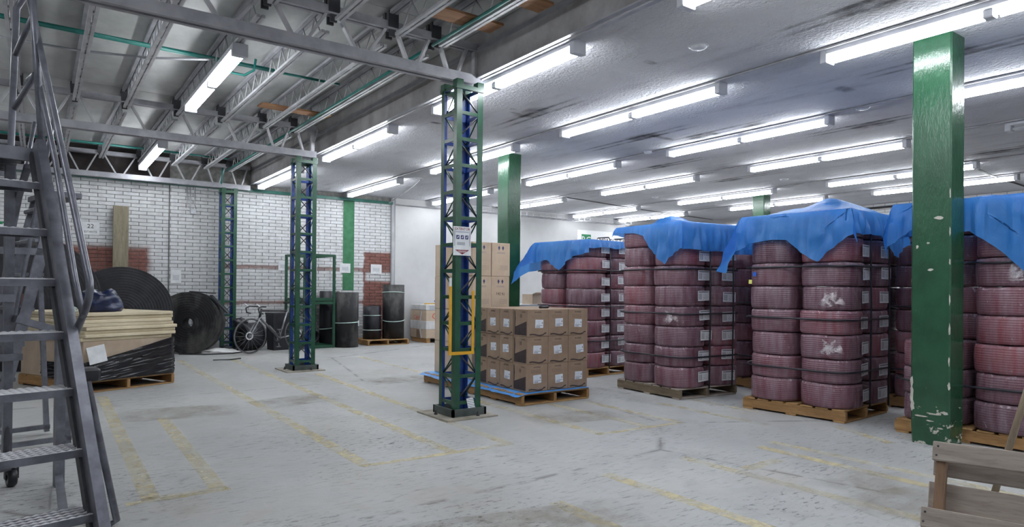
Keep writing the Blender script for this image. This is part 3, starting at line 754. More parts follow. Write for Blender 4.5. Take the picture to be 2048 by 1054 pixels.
for q in ((-.088, -.05, -.084, .1), (.084, -.05, .088, .1)):
    MB().prism([(q[0], q[1]), (q[2], q[1]), (q[2], q[3]), (q[0], q[3])], .0008, FY).build('border_line', MT['ink_blue'], t)
MB().prism([(-.06, -.04), (.03, -.04), (.03, -.01), (-.06, -.01)], .0008, FY).build('fine_print', MT['fine_paper'], t)
t = thing('marking_frame', 'yellow U-shaped marking frame on the near lattice column', 'frame', (3.335, 5.474, .61))
MB().bb(-.142, -.004, 0, -.112, .004, .66).build('upright', MT['yellow'], t)
MB().bb(.115, -.004, 0, .143, .004, .62).build('upright', MT['yellow'], t)
MB().bb(-.112, -.004, 0, .115, .004, .03).build('crossbar', MT['yellow'], t)
MB().bb(-.142, -.004, .66, -.116, .004, .74).build('pale_tip', MT['paper'], t)
MB().prism([(-.045, -.06), (.035, -.075), (.05, .055), (-.03, .07)], .002, frame((3.45, 5.48, .12), (.95, .1, .25), (-.25, .15, .9))).build('paper_tag', MT['fine_paper'], None, label='crumpled printed paper tag at the foot of the near lattice column', cat='paper')
# ================================================================== pallets
_pm = {}
def pallet(x, y, rz, lab, wd=.97, ln=1.08, h=.125, mx='palx', my='paly', nd=7):
    t = thing('wooden_pallet', lab, 'pallet', (x, y, 0), rz, 'wooden pallets')
    k = (wd, ln, h, mx)
    if k not in _pm:
        _pm[k] = (MB().rb(0, 0, .018, .04, ln, h - .018, .003).mesh('stringer', MT[my]),
                  MB().rb(0, 0, 0, wd, ln / nd - .03, .017, .003).mesh('deck_board', MT[mx]),
                  MB().rb(0, 0, 0, wd, .11, .017, .003).mesh('bottom_board', MT[mx]))
    s, d, b = _pm[k]
    for q in (0, wd * .46, wd - .04): put('stringer', s, t, (q, 0, 0))
    for q in range(nd): put('deck_board', d, t, (random.uniform(-.006, .006), q * ln / nd + .012, h - .0175))
    for q in (.01, ln / 2 - .05, ln - .12): put('bottom_board', b, t, (0, q, 0.0005))
    return t
PH = .125
# ================================================================== hose coils
CH = .236; CA = .262
def coil_mesh(sd):
    rs = random.Random(sd); n = 44; e = 2.9 + rs.random() * .7
    prof = [(.40, .20), (.52, .228), (.88, .234), (.965, .228), (.994, .208), (1.0, .12), (.994, .030), (.965, .008), (.88, .001), (.52, .004), (.40, .03)]
    vs = []; off = rs.random() * 50
    for (k, z) in prof:
        for q in range(n):
            th = 2 * PI * q / n; c, s = math.cos(th), math.sin(th)
            r = (abs(c) ** e + abs(s) ** e) ** (-1 / e)
            r = 1 + (r - 1) * .78
            r *= CA * k * (1 + noise.noise((c * 1.6 + off, s * 1.6, z * 9)) * .022 * (1 if k > .8 else 0))
            zz = z + noise.noise((c * 2 + off, s * 2, 3.3)) * .006 * (1 if k > .8 else 0)
            vs.append((r * c, r * s, zz))
    L = len(prof); fs = []
    for i in range(L):
        j = (i + 1) % L
        for q in range(n):
            p = (q + 1) % n
            fs.append((i * n + p, i * n + q, j * n + q, j * n + p))
    return MB().add(vs, [f[::-1] for f in fs], 0, True).mesh('hose_coil', MT['coil'])
CM = [coil_mesh(k) for k in range(6)]
LAB = MB().prism([(-.112, -.058), (.112, -.058), (.112, .058), (-.112, .058)], .0012).mesh('paper_label', MT['label'])
TAG = {c: MB().prism([(-.02, -.022), (.02, -.022), (.022, .02), (-.018, .022)], .0012).mesh('colour_tag', M_noise('tag_' + c, a, a, 5, .5)) for c, a in (('yellow', (206, 206, 110)), ('blue', (30, 96, 200)), ('orange', (220, 110, 50)))}
def stack(px, py, rz, lx, ly, n, sname, pname, label_at=None, z0=PH, film=(), kz=1):
    c, s = math.cos(rz), math.sin(rz)
    for k in range(n):
        jx, jy = random.uniform(-.006, .006), random.uniform(-.006, .006)
        x = lx + jx; y = ly + jy
        pos = 'top' if k == n - 1 else ORD[k]
        lb = ('wrapped hose coil, ' + pos + (' one, ' if k in (0, n - 1) else ' from bottom, ') + sname + ', ' + pname)
        o = put('hose_coil', random.choice(CM), None, (px + c * x - s * y, py + s * x + c * y, z0 + k * CH * kz), rz + random.choice((0, PI / 2, PI, -PI / 2)) + random.uniform(-.03, .03), lb, 'hose coil', 'plastic-wrapped hose coils')
        ks = random.choice((1, 1, .985, .97, 1.005)); o.scale = (ks, ks, kz)
        if label_at:
            lxx, ang = label_at
            # the label sits on the side looking along -y of the pallet
            R0 = Matrix.Rotation(rz - o.rotation_euler.z, 4, 'Z')
            e = CA * 1.006
            F = frame((lxx + random.uniform(-.025, .025), -e, CH * .5 + random.uniform(-.015, .02)), (math.cos(ang), math.sin(ang), random.uniform(-.03, .03)), (0, 0, 1))
            p = put('paper_label', LAB, o); p.matrix_local = R0 @ F
        if k in film:
            rs = random.Random(k * 13 + int(px * 10)); R0 = Matrix.Rotation(rz - o.rotation_euler.z, 4, 'Z')
            poly = [(-.12, -.05), (-.02, -.085), (.06, -.04), (.14, -.07), (.12, .02), (.05, .0), (.08, .09), (-.01, .04), (-.06, .085), (-.07, .0)]
            poly = [(x_ + rs.uniform(-.02, .02), y_ + rs.uniform(-.012, .012)) for x_, y_ in poly]
            p = MB().prism(poly, .004).build('loose_film', MT['film'], o); p.matrix_local = R0 @ frame((-CA * 1.004, -.1, CH * .5), (0, -1, 0), (0, 0, 1))
def strap_h(px, py, rz, z, wd, ln, lab, sag=.0):
    r = .2; e = .036; pts = []
    for (cx, cy, a0) in ((r - e, r - e, PI), (wd - r + e, r - e, 1.5 * PI), (wd - r + e, ln - r + e, 0), (r - e, ln - r + e, .5 * PI)):
        for q in range(5):
            a = a0 + q * PI / 8
            pts.append((cx + r * math.cos(a), cy + r * math.sin(a), z + sag * math.sin(a * 2) + random.uniform(-.004, .004)))
    MB().tube([Vector(p) - Vector((0, 0, z)) for p in pts], .0105, 6, True, flat=1).build('packing_strap', MT['strapb'], None, (px, py, z), rz, label=lab, cat='strap', group='black packing straps')
def strap_v(px, py, rz, lx, z1, ln, lab):
    e = .036 if lx < .6 else .056
    pts = [(lx, -e, PH - .02), (lx + .01, -e - .004, z1 * .5), (lx, -e, z1 - .04), (lx, -e + .03, z1 + .004), (lx, .2, z1 + .006)]
    MB().tube([Vector(p) - Vector((lx, 0, 0)) for p in pts], .0095, 6).build('packing_strap', MT['strapb'], None, (px - math.sin(rz) * 0 + math.cos(rz) * lx, py + math.sin(rz) * lx, 0), rz, label=lab, cat='strap', group='black packing straps')

PN = {1: 'pallet behind the cartons', 2: 'blue-humped middle pallet', 3: 'pallet left of the green column', 4: 'pallet behind the green column', 5: 'bare pallet in the left gap', 6: 'bare pallet in the right gap', 7: 'farthest bare pallet'}
SL = {2: 'blue-covered', 3: 'tallest blue-covered'}
PP = {1: (6.33, 6.98, R(5)), 2: (5.95, 4.99, R(-4)), 3: (6.22, 3.23, R(3.5)), 4: (6.30, 1.74, R(1)), 5: (7.50, 4.62, R(2)), 6: (7.62, 2.95, R(4)), 7: (8.15, 7.0, R(0))}
for k, (x, y, rz) in PP.items():
    ww, ll = (.97, 1.08)
    pallet(x, y, rz, 'wooden pallet under hose coils, the ' + PN[k], mx='oldx' if k == 2 else 'palx', my='oldy' if k == 2 else 'paly')
    sh = .02 if k in (2, 3) else .0
    tn = 8
    stack(x, y, rz, .235, .245, tn, 'near corner stack', PN[k], (.14, .14), film={2: (3,), 3: (2, 4), 4: (5,)}.get(k, ()), kz=.965 if k == 1 else 1)
    if k == 4:
        stack(x, y, rz, .245, .80, 3, 'short stack', PN[k])
    else:
        stack(x, y, rz, .235, .79, tn, 'left stack', PN[k], kz=.965 if k == 1 else 1)
    if k == 4: stack(x, y, rz, .772, .79, tn, 'rear right stack', PN[k])
    if k in (1, 2, 3, 4): stack(x, y, rz, .772, .245 - sh, tn, 'right stack', PN[k], (.0, 0), kz=.965 if k == 1 else 1)
    if k in (1, 2, 3):
        for zz, nm in ((.48, 'lowest'), (.98, 'middle'), (1.50, 'highest')):
            strap_h(x, y, rz, zz + (.03 if k == 1 else 0), 1.01, 1.07, nm + ' horizontal black strap, ' + PN[k])
        strap_v(x, y, rz, .44, PH + 8 * CH, 1.07, 'left vertical black strap over the ' + PN[k])
        strap_v(x, y - .01, rz, .80, PH + 8 * CH, 1.09, 'right vertical black strap over the ' + PN[k])
    elif k == 4:
        for zz, nm in ((.48, 'lower'), (1.50, 'upper')): strap_h(x, y, rz, zz, 1.01, .54 if zz > 1 else 1.08, nm + ' horizontal black strap, ' + PN[k])
    else:
        for zz, nm in ((.42, 'lower'), (1.1, 'middle'), (1.85, 'upper')): strap_h(x, y, rz, zz, .52, 1.07, nm + ' horizontal black strap, ' + PN[k])
def tag(x, y, z, c, nx, ny, lab):
    o = put('colour_tag', TAG[c], None, None, label=lab, cat='tag', group='coloured stickers on the coils')
    o.matrix_world = frame((x, y, z), (-ny, nx, 0), (0, 0, 1))
c3, s3 = math.cos(PP[3][2]), math.sin(PP[3][2])
tag(PP[3][0] - s3 * .98 - .03, PP[3][1] + c3 * .98, 1.35, 'yellow', -1, 0, 'small yellow sticker on the left stack of the tallest blue-covered pallet')
tag(PP[3][0] - s3 * .93 - .032, PP[3][1] + c3 * .93, 1.43, 'blue', -1, 0, 'small blue sticker on the left stack of the tallest blue-covered pallet')
tag(7.62 - .045, 3.22, 1.38, 'yellow', -1, 0, 'yellow sticker on a coil in the gap beside the green column')
tag(7.62 - .04, 3.12, 1.38, 'blue', -1, 0, 'blue sticker on a coil in the gap beside the green column')
tag(7.62 - .04, 3.14, 1.82, 'orange', -1, 0, 'orange sticker on an upper coil in the gap beside the green column')

# ================================================================== blue covers
def tarp(px, py, rz, wd, ln, zt, ml, mr, mf, mk, hump, lab, seed, flare=.42, dk=.07, flaps=()):
    # sheet laid over a load wd x ln; ml/mr/mf/mk: overhang at left, right, front, back as (start, end) along the edge
    n = 84; off = seed * 7.3
    vs = []; fs = []
    x0, x1, y0, y1 = -.045, wd + .055, -.058, ln + .012
    L = lambda a, t: a[0] + (a[1] - a[0]) * t
    for j in range(n + 1):
        for i in range(n + 1):
            u, v = i / n, j / n
            nl = noise.noise((u * 4 + off, v * 4, 1)) * .03
            fl = sum(e_ * max(0, 1 - abs(v - p_) / w_) for (k_, p_, e_, w_) in flaps if k_ == 'l'); ff = sum(e_ * max(0, 1 - abs(u - p_) / w_) for (k_, p_, e_, w_) in flaps if k_ == 'f')
            nl = nl * 1.8
            a_, b_ = -(L(ml, v) + fl), wd + L(mr, v)
            s = a_ + (b_ - a_) * u + nl * (abs(u - .5) > .35)
            a_, b_ = -(L(mf, u) + ff), ln + L(mk, u)
            t = a_ + (b_ - a_) * v + nl * (abs(v - .5) > .35)
            cs = min(max(s, x0), x1); ct = min(max(t, y0), y1)
            ex, ey = s - cs, t - ct
            drop = max(abs(ex), abs(ey)) + .4 * min(abs(ex), abs(ey))
            # rounded shoulder
            sh = min(1, drop / .06)
            mn = min(abs(ex), abs(ey))
            sx = (ex > 0) - (ex < 0); sy = (ey > 0) - (ey < 0)
            per = cs * 1.0 - ct * 1.3
            g = min(1, drop / .16)
            rip = (.018 * math.sin(per * 21 + off + drop * 2) + .014 * math.sin(per * 37 + off * 2) + noise.noise((s * 5 + off, t * 5, 2)) * .03) * g
            outx = sx * (.012 * sh + abs(rip) + mn * flare + drop * dk); outy = sy * (.012 * sh + abs(rip) + mn * flare + drop * dk)
            cx, cy = (cs / wd - .5) * 2, (ct / ln - .5) * 2
            hu = sum(h * math.exp(-((cs - a) ** 2 + (ct - b) ** 2) / (2 * q * q)) for (a, b, h, q) in hump)
            ridge = noise.noise((cs * 3.5 + off, ct * 3.5, 0)) * .03 + abs(noise.noise((cs * 8 + off, ct * 8, 4))) * .02
            edge = max(abs(cx), abs(cy))
            z = zt + .012 + (hu + max(0, ridge)) * max(0.0, 1 - edge ** 6 * .8) - drop
            vs.append((cs + outx, ct + outy, z))
    for j in range(n):
        for i in range(n):
            a = j * (n + 1) + i
            fs.append((a, a + 1, a + n + 2, a + n + 1))
    return MB().add(vs, fs, 0, True).build('plastic_cover', MT['tarp'], None, (px, py, 0), rz, label=lab, cat='plastic cover', group='blue plastic covers')
ZT = PH + 8 * CH
tarp(*PP[1], 1.0, 1.07, ZT - .06, (.22, .40), (.2, .2), (.20, .12), (.52, .2), [(.3, .7, .01, .3)], 'blue plastic cover hanging over the stacks behind the cartons', 1, .5, .07, [('l', .38, .2, .16)])
tarp(*PP[2], 1.0, 1.07, ZT + .015, (.26, .12), (.40, .2), (.38, .42), (.1, .2), [(.62, .75, .16, .2), (.95, .95, .10, .15)], 'crumpled blue plastic cover with a humped top, middle load of coils', 2, .18, .03, [('l', .36, .32, .24)])
tarp(*PP[3], 1.0, 1.07, ZT + .015, (.26, .36), (.22, .2), (.30, .30), (.42, .2), [(.5, .35, .10, .3), (.75, .5, .10, .25)], 'blue plastic cover with pointed hanging corners, load left of the green column', 3, .3, .05, [('l', .30, .24, .18), ('f', .78, .2, .2), ('l', .9, .2, .2)])
tarp(*PP[4], 1.0, 1.07, ZT + .015, (.36, .28), (.2, .2), (.45, .25), (.34, .2), [(.5, .5, .03, .3)], 'blue plastic cover behind the big green column at the right edge', 4, .04, .0, [('l', .3, .34, .2), ('l', .88, .2, .15)])

# ================================================================== cartons
CW, CD, CHT = .290, .257, .298
def quadp(x0, y0, x1, y1): return [(x0, y0), (x1, y0), (x1, y1), (x0, y1)]
BODY = MB().rb(0, 0, 0, CW, CD, CHT, .004).mesh('carton_body', MT['kraft'])
def pm(name, poly, mt): return MB().prism(poly, .0008).mesh(name, mt)
LBL = pm('shipping_label', quadp(-.055, -.045, .055, .045), MT['label2'])
wv = [(-.115 + .23 * k / 10, -.004 + .007 * math.sin(k * .7 + .5) + (.012 if k > 8 else 0)) for k in range(11)]
WAVE = pm('printed_wave', [(x, y - .008) for x, y in wv] + [(x, y + .006) for x, y in wv[::-1]], MT['brown_ink'])
FINE = pm('fine_print', quadp(-.09, -.022, .05, .022), MT['fine_kraft'])
TRI = pm('printed_triangle', [(-.112, -.135), (.112, -.135), (.112, .03), (-.112, -.06)][:2] + [(.112, .02), (-.112, -.05)], MT['brown_ink'])
SIDEW = pm('printed_edge', [(-.112, -.05), (-.098, -.05), (-.09, .05), (-.1, .13), (-.112, .13)], MT['brown_ink'])
MARK = MB().prism([(-.018, -.02), (-.006, -.016), (-.006, .02), (-.014, .02), (-.014, -.008)], .0008).prism([(.018, -.02), (.006, -.016), (.006, .02), (.014, .02), (.014, -.008)], .0008).mesh('printed_emblem', MT['brown_ink'])
HEAD = text_mesh('INVEREL', .026, MT['brown_ink'])
TAPE = pm('carton_flap_seam', quadp(-CW / 2 + .01, -.002, CW / 2 - .01, .002), MT['brown_ink'])
def carton(x, y, z, lab, face='front', faces=('front', 'side'), open_top=False):
    t = thing('kraft_carton', lab, 'carton', (x, y, z), 0, 'kraft cartons')
    put('carton_body', BODY, t)
    F = frame((CW / 2, -.0002, CHT / 2), (1, 0, 0), (0, 0, 1)); S = frame((-.0002, CD / 2, CHT / 2), (0, -1, 0), (0, 0, 1))
    F2 = frame((CW / 2, -.0002, CHT / 2), (1, 0, 0), (0, 0, 1))
    def at_(me, nm, M, dx, dy, rot=0):
        o = put(nm, me, t); o.matrix_local = M @ Matrix.Translation((dx, dy, 0)) @ Matrix.Rotation(rot, 4, 'Z')
    def main(M):
        at_(HEAD, 'lettering', M, 0, .115)
        at_(FINE, 'fine_print', M, .0, .072)
        rr = random.uniform(-.1, .1)
        at_(LBL, 'shipping_label', M, random.uniform(-.01, .03), random.uniform(-.03, .01), rr)
        at_(WAVE, 'printed_wave', M, 0, -.125)
    def side(M):
        at_(TRI, 'printed_triangle', M, 0, 0); at_(SIDEW, 'printed_edge', M, 0, 0); at_(MARK, 'printed_emblem', M, .01, .075)
        at_(pmh, 'lettering', M, .06, .118)
    pmh = HEAD2
    if 'front' in faces: (main if face == 'front' else side)(F)
    if 'side' in faces: (side if face == 'front' else main)(S)
    return t
HEAD2 = text_mesh('INVEREL', .018, MT['brown_ink'])
pallet(4.195, 5.648, 0, 'wooden pallet under the low stack of kraft cartons', .97, 1.08)
pallet(4.205, 6.78, 0, 'wooden pallet under the tall pale cartons', .97, 1.08)
lay = ['bottom', 'middle', 'top']; coln = ['left', 'middle', 'right']
for k in range(3):
    z = PH + .006 + k * (CHT + .002)
    for i in range(3):
        for j in range(4):
            fc = 'side' if (i == 0 and j in (1, 2)) else 'front'
            fs_ = [f for f, ok in (('front', j == 0), ('side', i == 0)) if ok]
            if j == 0: lb = 'kraft carton in the front row of the low stack, ' + lay[k] + ' layer, ' + (coln[i] + (' corner' if i == 0 else ''))
            elif i == 0: lb = 'kraft carton, left side of low stack, ' + lay[k] + ' layer, ' + ['', 'second', 'third', 'last'][j] + ' from front corner'
            else: lb = 'inner kraft carton of the low stack, ' + lay[k] + ' layer, ' + coln[i] + ' column, ' + ['', 'second', 'third', 'last'][j] + ' row'
            carton(4.305 + i * (CW + .003) + random.uniform(-.003, .003) * (k + 1), 5.705 + j * (CD + .003) + random.uniform(-.002, .002), z, lb, fc, fs_)
# tall pale cartons
TW, TD, TH = .278, .472, .424
TB = MB().rb(0, 0, 0, TW, TD, TH, .005).mesh('carton_body', MT['kraft_light'])
DIA = MB().prism([(0, -.03), (.016, .006), (0, .032), (-.016, .006)], .0008).mesh('printed_diamond', MT['ink_blue'])
DIN = pm('printed_lines', quadp(-.06, -.012, .06, .012), _finetext('fine_print_bluish', (186, 167, 150), (112, 108, 134), 2.0))
DFN = pm('fine_print', quadp(-.045, -.032, .075, .032), MT['fine_light'])
for k in range(4):
    for i in range(2):
        for j in range(2):
            t = thing('pale_carton', 'tall pale carton with twin diamond mark, ' + ['bottom', 'second', 'third', 'top'][k] + ' layer, ' + ('left' if i == 0 else 'right') + ' column, ' + ('front' if j == 0 else 'rear') + ' row', 'carton', (4.355 + i * (TW + .004) + random.uniform(-.004, .004), 6.90 + j * (TD + .004), PH + .006 + k * (TH + .002)), 0, 'pale cartons')
            put('carton_body', TB, t)
            if j == 0:
                F = frame((TW / 2, -.0002, TH / 2), (1, 0, 0), (0, 0, 1))
                for me, nm, dx, dy in ((DIA, 'printed_diamond', -.03, .145), (DIA, 'printed_diamond', .03, .145), (DIN, 'printed_lines', 0, .088), (DFN, 'fine_print', .03, -.1)):
                    o = put(nm, me, t); o.matrix_local = F @ Matrix.Translation((dx, dy, 0))
                if k == 2 and i == 1: text('142 91', .05, MT['brown_ink'], t, F @ Matrix.Translation((0, -.01, 0)) @ Matrix.Rotation(-.08, 4, 'Z'))
MB().rb(0, 0, 0, .16, .05, .03, .01).build('tape_roll', MT['rubber'], None, (4.72, 5.98, PH + .006 + 3 * (CHT + .002) - .002), .3, label='small black bar lying on the low stack of cartons', cat='bar')
# blue sheet between pallets and cartons
mb = MB(); nx, ny = 14, 40; vs = []; fs = []
for j in range(ny + 1):
    for i in range(nx + 1):
        x = 4.15 + (1.02) * i / nx; y = 5.64 + 2.27 * j / ny
        e = max(0, 4.245 - x); wob = noise.noise((y * 5, x * 5, 0))
        z = PH + .003 - e * (.25 + .3 * abs(wob)) + (.02 * max(0, wob) if e > 0 else 0)
        if x > 4.25 and y < 5.69: z = PH + .003 + .002 * wob
        vs.append((x + .02 * noise.noise((y * 7, 1, 3)) * (1 if i == 0 else 0), y + .03 * noise.noise((x * 6, 4, 1)) * (1 if j == 0 else 0), z))
for j in range(ny):
    for i in range(nx):
        a = j * (nx + 1) + i; fs.append((a, a + 1, a + nx + 2, a + nx + 1))
mb.add([(x - 4.66, y - 6.7, z) for x, y, z in vs], fs, 0, True).build('ground_sheet', MT['sheet_blue'], None, (4.66, 6.7, 0), label='light blue plastic sheet spread under the cartons', cat='plastic sheet')
# ================================================================== steel ladder (foreground left)
LR = R(12.6)
def LW(x, s, z=0): return (x * math.cos(LR) - s * math.sin(LR), x * math.sin(LR) + s * math.cos(LR), z)
OX, OS = .6, 3.8
lad = thing('mobile_ladder', 'grey steel mobile ladder with serrated treads and tube handrails, at the left edge', 'ladder', LW(OX, OS), LR)
P = lambda x, s, z: (x - OX, s - OS, z)
XR, XL = .93, .30
sy = lambda z: 3.062 + .603 * z
for x, nm in ((XR + .02, 'r'), (XL - .02, 'l')):
    sg = 1 if nm == 'r' else -1
    st = MB().bar(P(x, sy(.02), .02), P(x, sy(2.0) + .0, 2.0), .044, .10, (0, -1, .6)).build('stringer', MT['ladder'], lad)
    MB().bar(P(x - sg * .028, sy(.02) + .06, .02), P(x - sg * .028, sy(1.95) + .06, 1.95), .012, .05, (0, -1, .6)).build('stringer_lip', MT['steel_dark'], st)
for k in range(7):
    z = .268 + .2522 * k; s = 3.224 + .1525 * k
    td = MB().bb(XL - OX, s - OS, z - .034, XR - OX, s - OS + .012, z).bb(XL - OX, s - OS + .012, z - .008, XR - OX, s - OS + .17, z).bb(XL - OX, s - OS + .158, z - .034, XR - OX, s - OS + .17, z - .008).build('tread', MT['ladder'], lad)
    mb = MB()
    for q in range(5):      # raised serrated grip strips
        yy = s - OS + .004 + q * .036
        n = 40; vs = []; fs = []
        for i in range(n + 1):
            xx = XL - OX + (XR - XL) * i / n; h = .007 if i % 2 else .002
            vs += [(xx, yy - .004, z), (xx, yy + .004, z), (xx, yy, z + h)]
        for i in range(n):
            a = i * 3; fs += [(a, a + 3, a + 5, a + 2), (a + 1, a + 2, a + 5, a + 4)]
        MB().add(vs, fs).build('grip_strip', MT['steel_light'], td)
zp = 1.985; spt = 4.30
MB().bb(XL - OX - .04, spt - OS, zp - .07, XR - OX + .03, spt - OS + .02, zp).bb(XL - OX, spt - OS + .02, zp - .02, XR - OX, spt - OS + .75, zp - .008).bb(XL - OX - .04, spt - OS + .73, zp - .07, XR - OX + .03, spt - OS + .75, zp).build('platform', MT['ladder'], lad)
for q in range(7): MB().bb(XL - OX, spt - OS + .06 + q * .095, zp - .05, XR - OX, spt - OS + .075 + q * .095, zp - .012).build('platform_slat', MT['steel_dark'], lad)
RA = [(.985, 4.95, 3.10), (.985, 4.658, 2.906), (.985, 4.30, 2.40), (.985, 3.939, 1.885), (.985, 3.548, 1.321), (.985, 3.512, 1.27), (.985, 3.503, 1.235), (.985, 3.52, 1.19), (.985, 3.56, 1.14), (.97, 3.76, .94)]
MB().tube([P(*p) for p in RA], .0165, 12).build('handrail', MT['ladder'], lad)
MB().tube([P(*p) for p in ((.975, 4.62, 2.43), (.975, 4.50, 2.435), (.975, 4.445, 2.43), (.975, 4.40, 2.38), (.975, 4.053, 1.896), (.975, 3.694, 1.274), (.98, 3.575, 1.10))], .0145, 12).build('mid_rail', MT['ladder'], lad)
MB().tube([P(.965, 4.25, 1.92), P(.97, 4.52, 2.86), P(.975, 4.58, 3.0)], .018, 12).build('rail_post', MT['ladder'], lad)
MB().tube([P(.955, 4.93, .16), P(.94, 4.85, 1.98), P(.96, 4.85, 2.9), P(.985, 4.75, 2.97)], .018, 12).build('rail_post', MT['ladder'], lad)
MB().tube([P(.965, 4.5, 2.76), P(.955, 4.85, 2.62)], .016, 10).build('guard_rail', MT['ladder'], lad)
MB().tube([P(.965, 4.42, 2.42), P(.955, 4.85, 2.30)], .016, 10).build('guard_rail', MT['ladder'], lad)
MB().bar(P(.965, 4.98, .12), P(.895, 4.62, 1.93), .045, .045, (1, 0, 0)).build('rear_leg', MT['ladder'], lad)
MB().bar(P(.40, 4.98, .12), P(.36, 4.62, 1.93), .045, .045, (1, 0, 0)).build('rear_leg', MT['ladder'], lad)
MB().bar(P(1.2, 4.83, .0), P(1.2, 4.83, 1.0), .055, .05, (1, 0, 0)).build('outrigger_leg', MT['ladder'], lad)
MB().bar(P(1.2, 4.83, .96), P(.95, 4.75, 1.05), .04, .04).build('outrigger_arm', MT['ladder'], lad)
MB().bar(P(XR, 3.62, .10), P(1.2, 4.83, .06), .04, .035).build('base_rail', MT['ladder'], lad)
MB().bar(P(XL, 3.2, .12), P(XL, 4.98, .12), .04, .035).build('base_rail', MT['ladder'], lad)
MB().bar(P(XL, 4.98, .13), P(.97, 4.98, .13), .04, .035).build('base_rail', MT['ladder'], lad)
MB().bar(P(XL, 4.72, 1.17), P(.95, 4.75, 1.17), .035, .045).build('cross_brace', MT['ladder'], lad)
MB().bar(P(XL, 4.80, .82), P(1.0, 4.80, .82), .03, .04).build('cross_brace', MT['ladder'], lad)
MB().bar(P(XR, 4.4, 1.9), P(.95, 4.9, 1.6), .03, .03).build('cross_brace', MT['ladder'], lad)
MB().tube([P(1.0, 3.60, .83), P(1.0, 3.58, .79), P(1.215, 3.84, .02), P(1.17, 3.83, .012)], .017, 10).build('locking_bar', MT['ladder'], lad)
MB().rb(.955 - OX, 3.53 - OS, .80, 1.045 - OX, 3.63 - OS, .86, .012).build('foam_grip', MT['rubber'], lad)
def caster(x, s, par):
    c = MB().bb(x - .035 - OX, s - .02 - OS, .05, x - .029 - OX, s + .02 - OS, .14).bb(x + .029 - OX, s - .02 - OS, .05, x + .035 - OX, s + .02 - OS, .14).bb(x - .035 - OX, s - .03 - OS, .134, x + .035 - OX, s + .03 - OS, .142).build('caster', MT['steel_dark'], par)
    MB().lathe([(.02, -.024), (.05, -.024), (.058, -.014), (.058, .014), (.05, .024), (.02, .024)], 20, Matrix.Translation((x - OX, s - OS, .058)) @ Matrix.Rotation(PI / 2, 4, 'Y'), closed=True).build('caster_wheel', MT['rubber'], c)
caster(1.0, 5.03, lad); caster(.36, 5.03, lad)
# farther ladder, seen through the first
l2 = thing('mobile_ladder', 'second grey steel ladder standing behind the first one, partly hidden', 'ladder', LW(1.1, 6.3), LR)
Q = lambda x, s, z: (x - 1.1, s - 6.3, z)
for s in (6.0, 6.6):
    MB().bar(Q(1.06, s, .08), Q(1.46, s, 1.95), .03, .075, (1, 0, 0)).build('stringer', MT['ladder'], l2)
    MB().tube([Q(1.10, s, .70), Q(1.17, s, .86), Q(1.21, s, 1.06), Q(1.36, s, 2.05), Q(1.44, s, 2.6)], .016, 10).build('handrail', MT['ladder'], l2)
    MB().bar(Q(1.55, s, 0.02), Q(1.46, s, 1.95), .035, .035, (1, 0, 0)).build('rear_leg', MT['ladder'], l2)
    MB().bar(Q(1.05, s, .06), Q(1.57, s, .06), .035, .035).build('base_rail', MT['ladder'], l2)
for k in range(7):
    z = .3 + .26 * k; x = 1.06 + (z - .08) * .214
    MB().rb(x - .07 - 1.1, -.3, z - .03, x + .05 - 1.1, .3, z, .004).build('tread', MT['ladder'], l2)
MB().bb(1.40 - 1.1, -.31, 1.93, 1.62 - 1.1, .31, 1.97).build('platform', MT['ladder'], l2)
MB().bar(Q(1.1, 6.0, 1.5), Q(1.5, 6.0, 1.5), .03, .05).build('cross_brace', MT['ladder'], l2)
def lump(name, rx, ry, rz_, mt, loc, lab, cat, seed=1, amp=.28, rot=0):
    vs = []; fs = []; n, mm = 28, 16
    for j in range(mm + 1):
        th = PI * j / mm
        for i in range(n):
            ph = 2 * PI * i / n
            d = Vector((math.sin(th) * math.cos(ph), math.sin(th) * math.sin(ph), math.cos(th)))
            k = 1 + amp * noise.noise(d * 1.7 + Vector((seed * 3.1, 0, 0))) + amp * .5 * abs(noise.noise(d * 4 + Vector((seed, 5, 0))))
            z = d.z * k * rz_
            vs.append((d.x * k * rx, d.y * k * ry, max(-rz_ * .55, z) + rz_ * .55))
    for j in range(mm):
        for i in range(n):
            a, b = j * n + i, j * n + (i + 1) % n
            fs.append((a, a + n, b + n, b))
    return MB().add(vs, fs, 0, True).build(name, MT[mt], None, loc, rot, label=lab, cat=cat)

# ================================================================== board stack with black wrap
SR = R(24); SO = (.42, 9.0)
def SWd(x, y, z=0): return (SO[0] + x * math.cos(SR) - y * math.sin(SR), SO[1] + x * math.sin(SR) + y * math.cos(SR), z)
pt = pallet(*SO, SR, 'wooden pallet under the wrapped stack of fibreboard', 1.12, 1.5, .135)
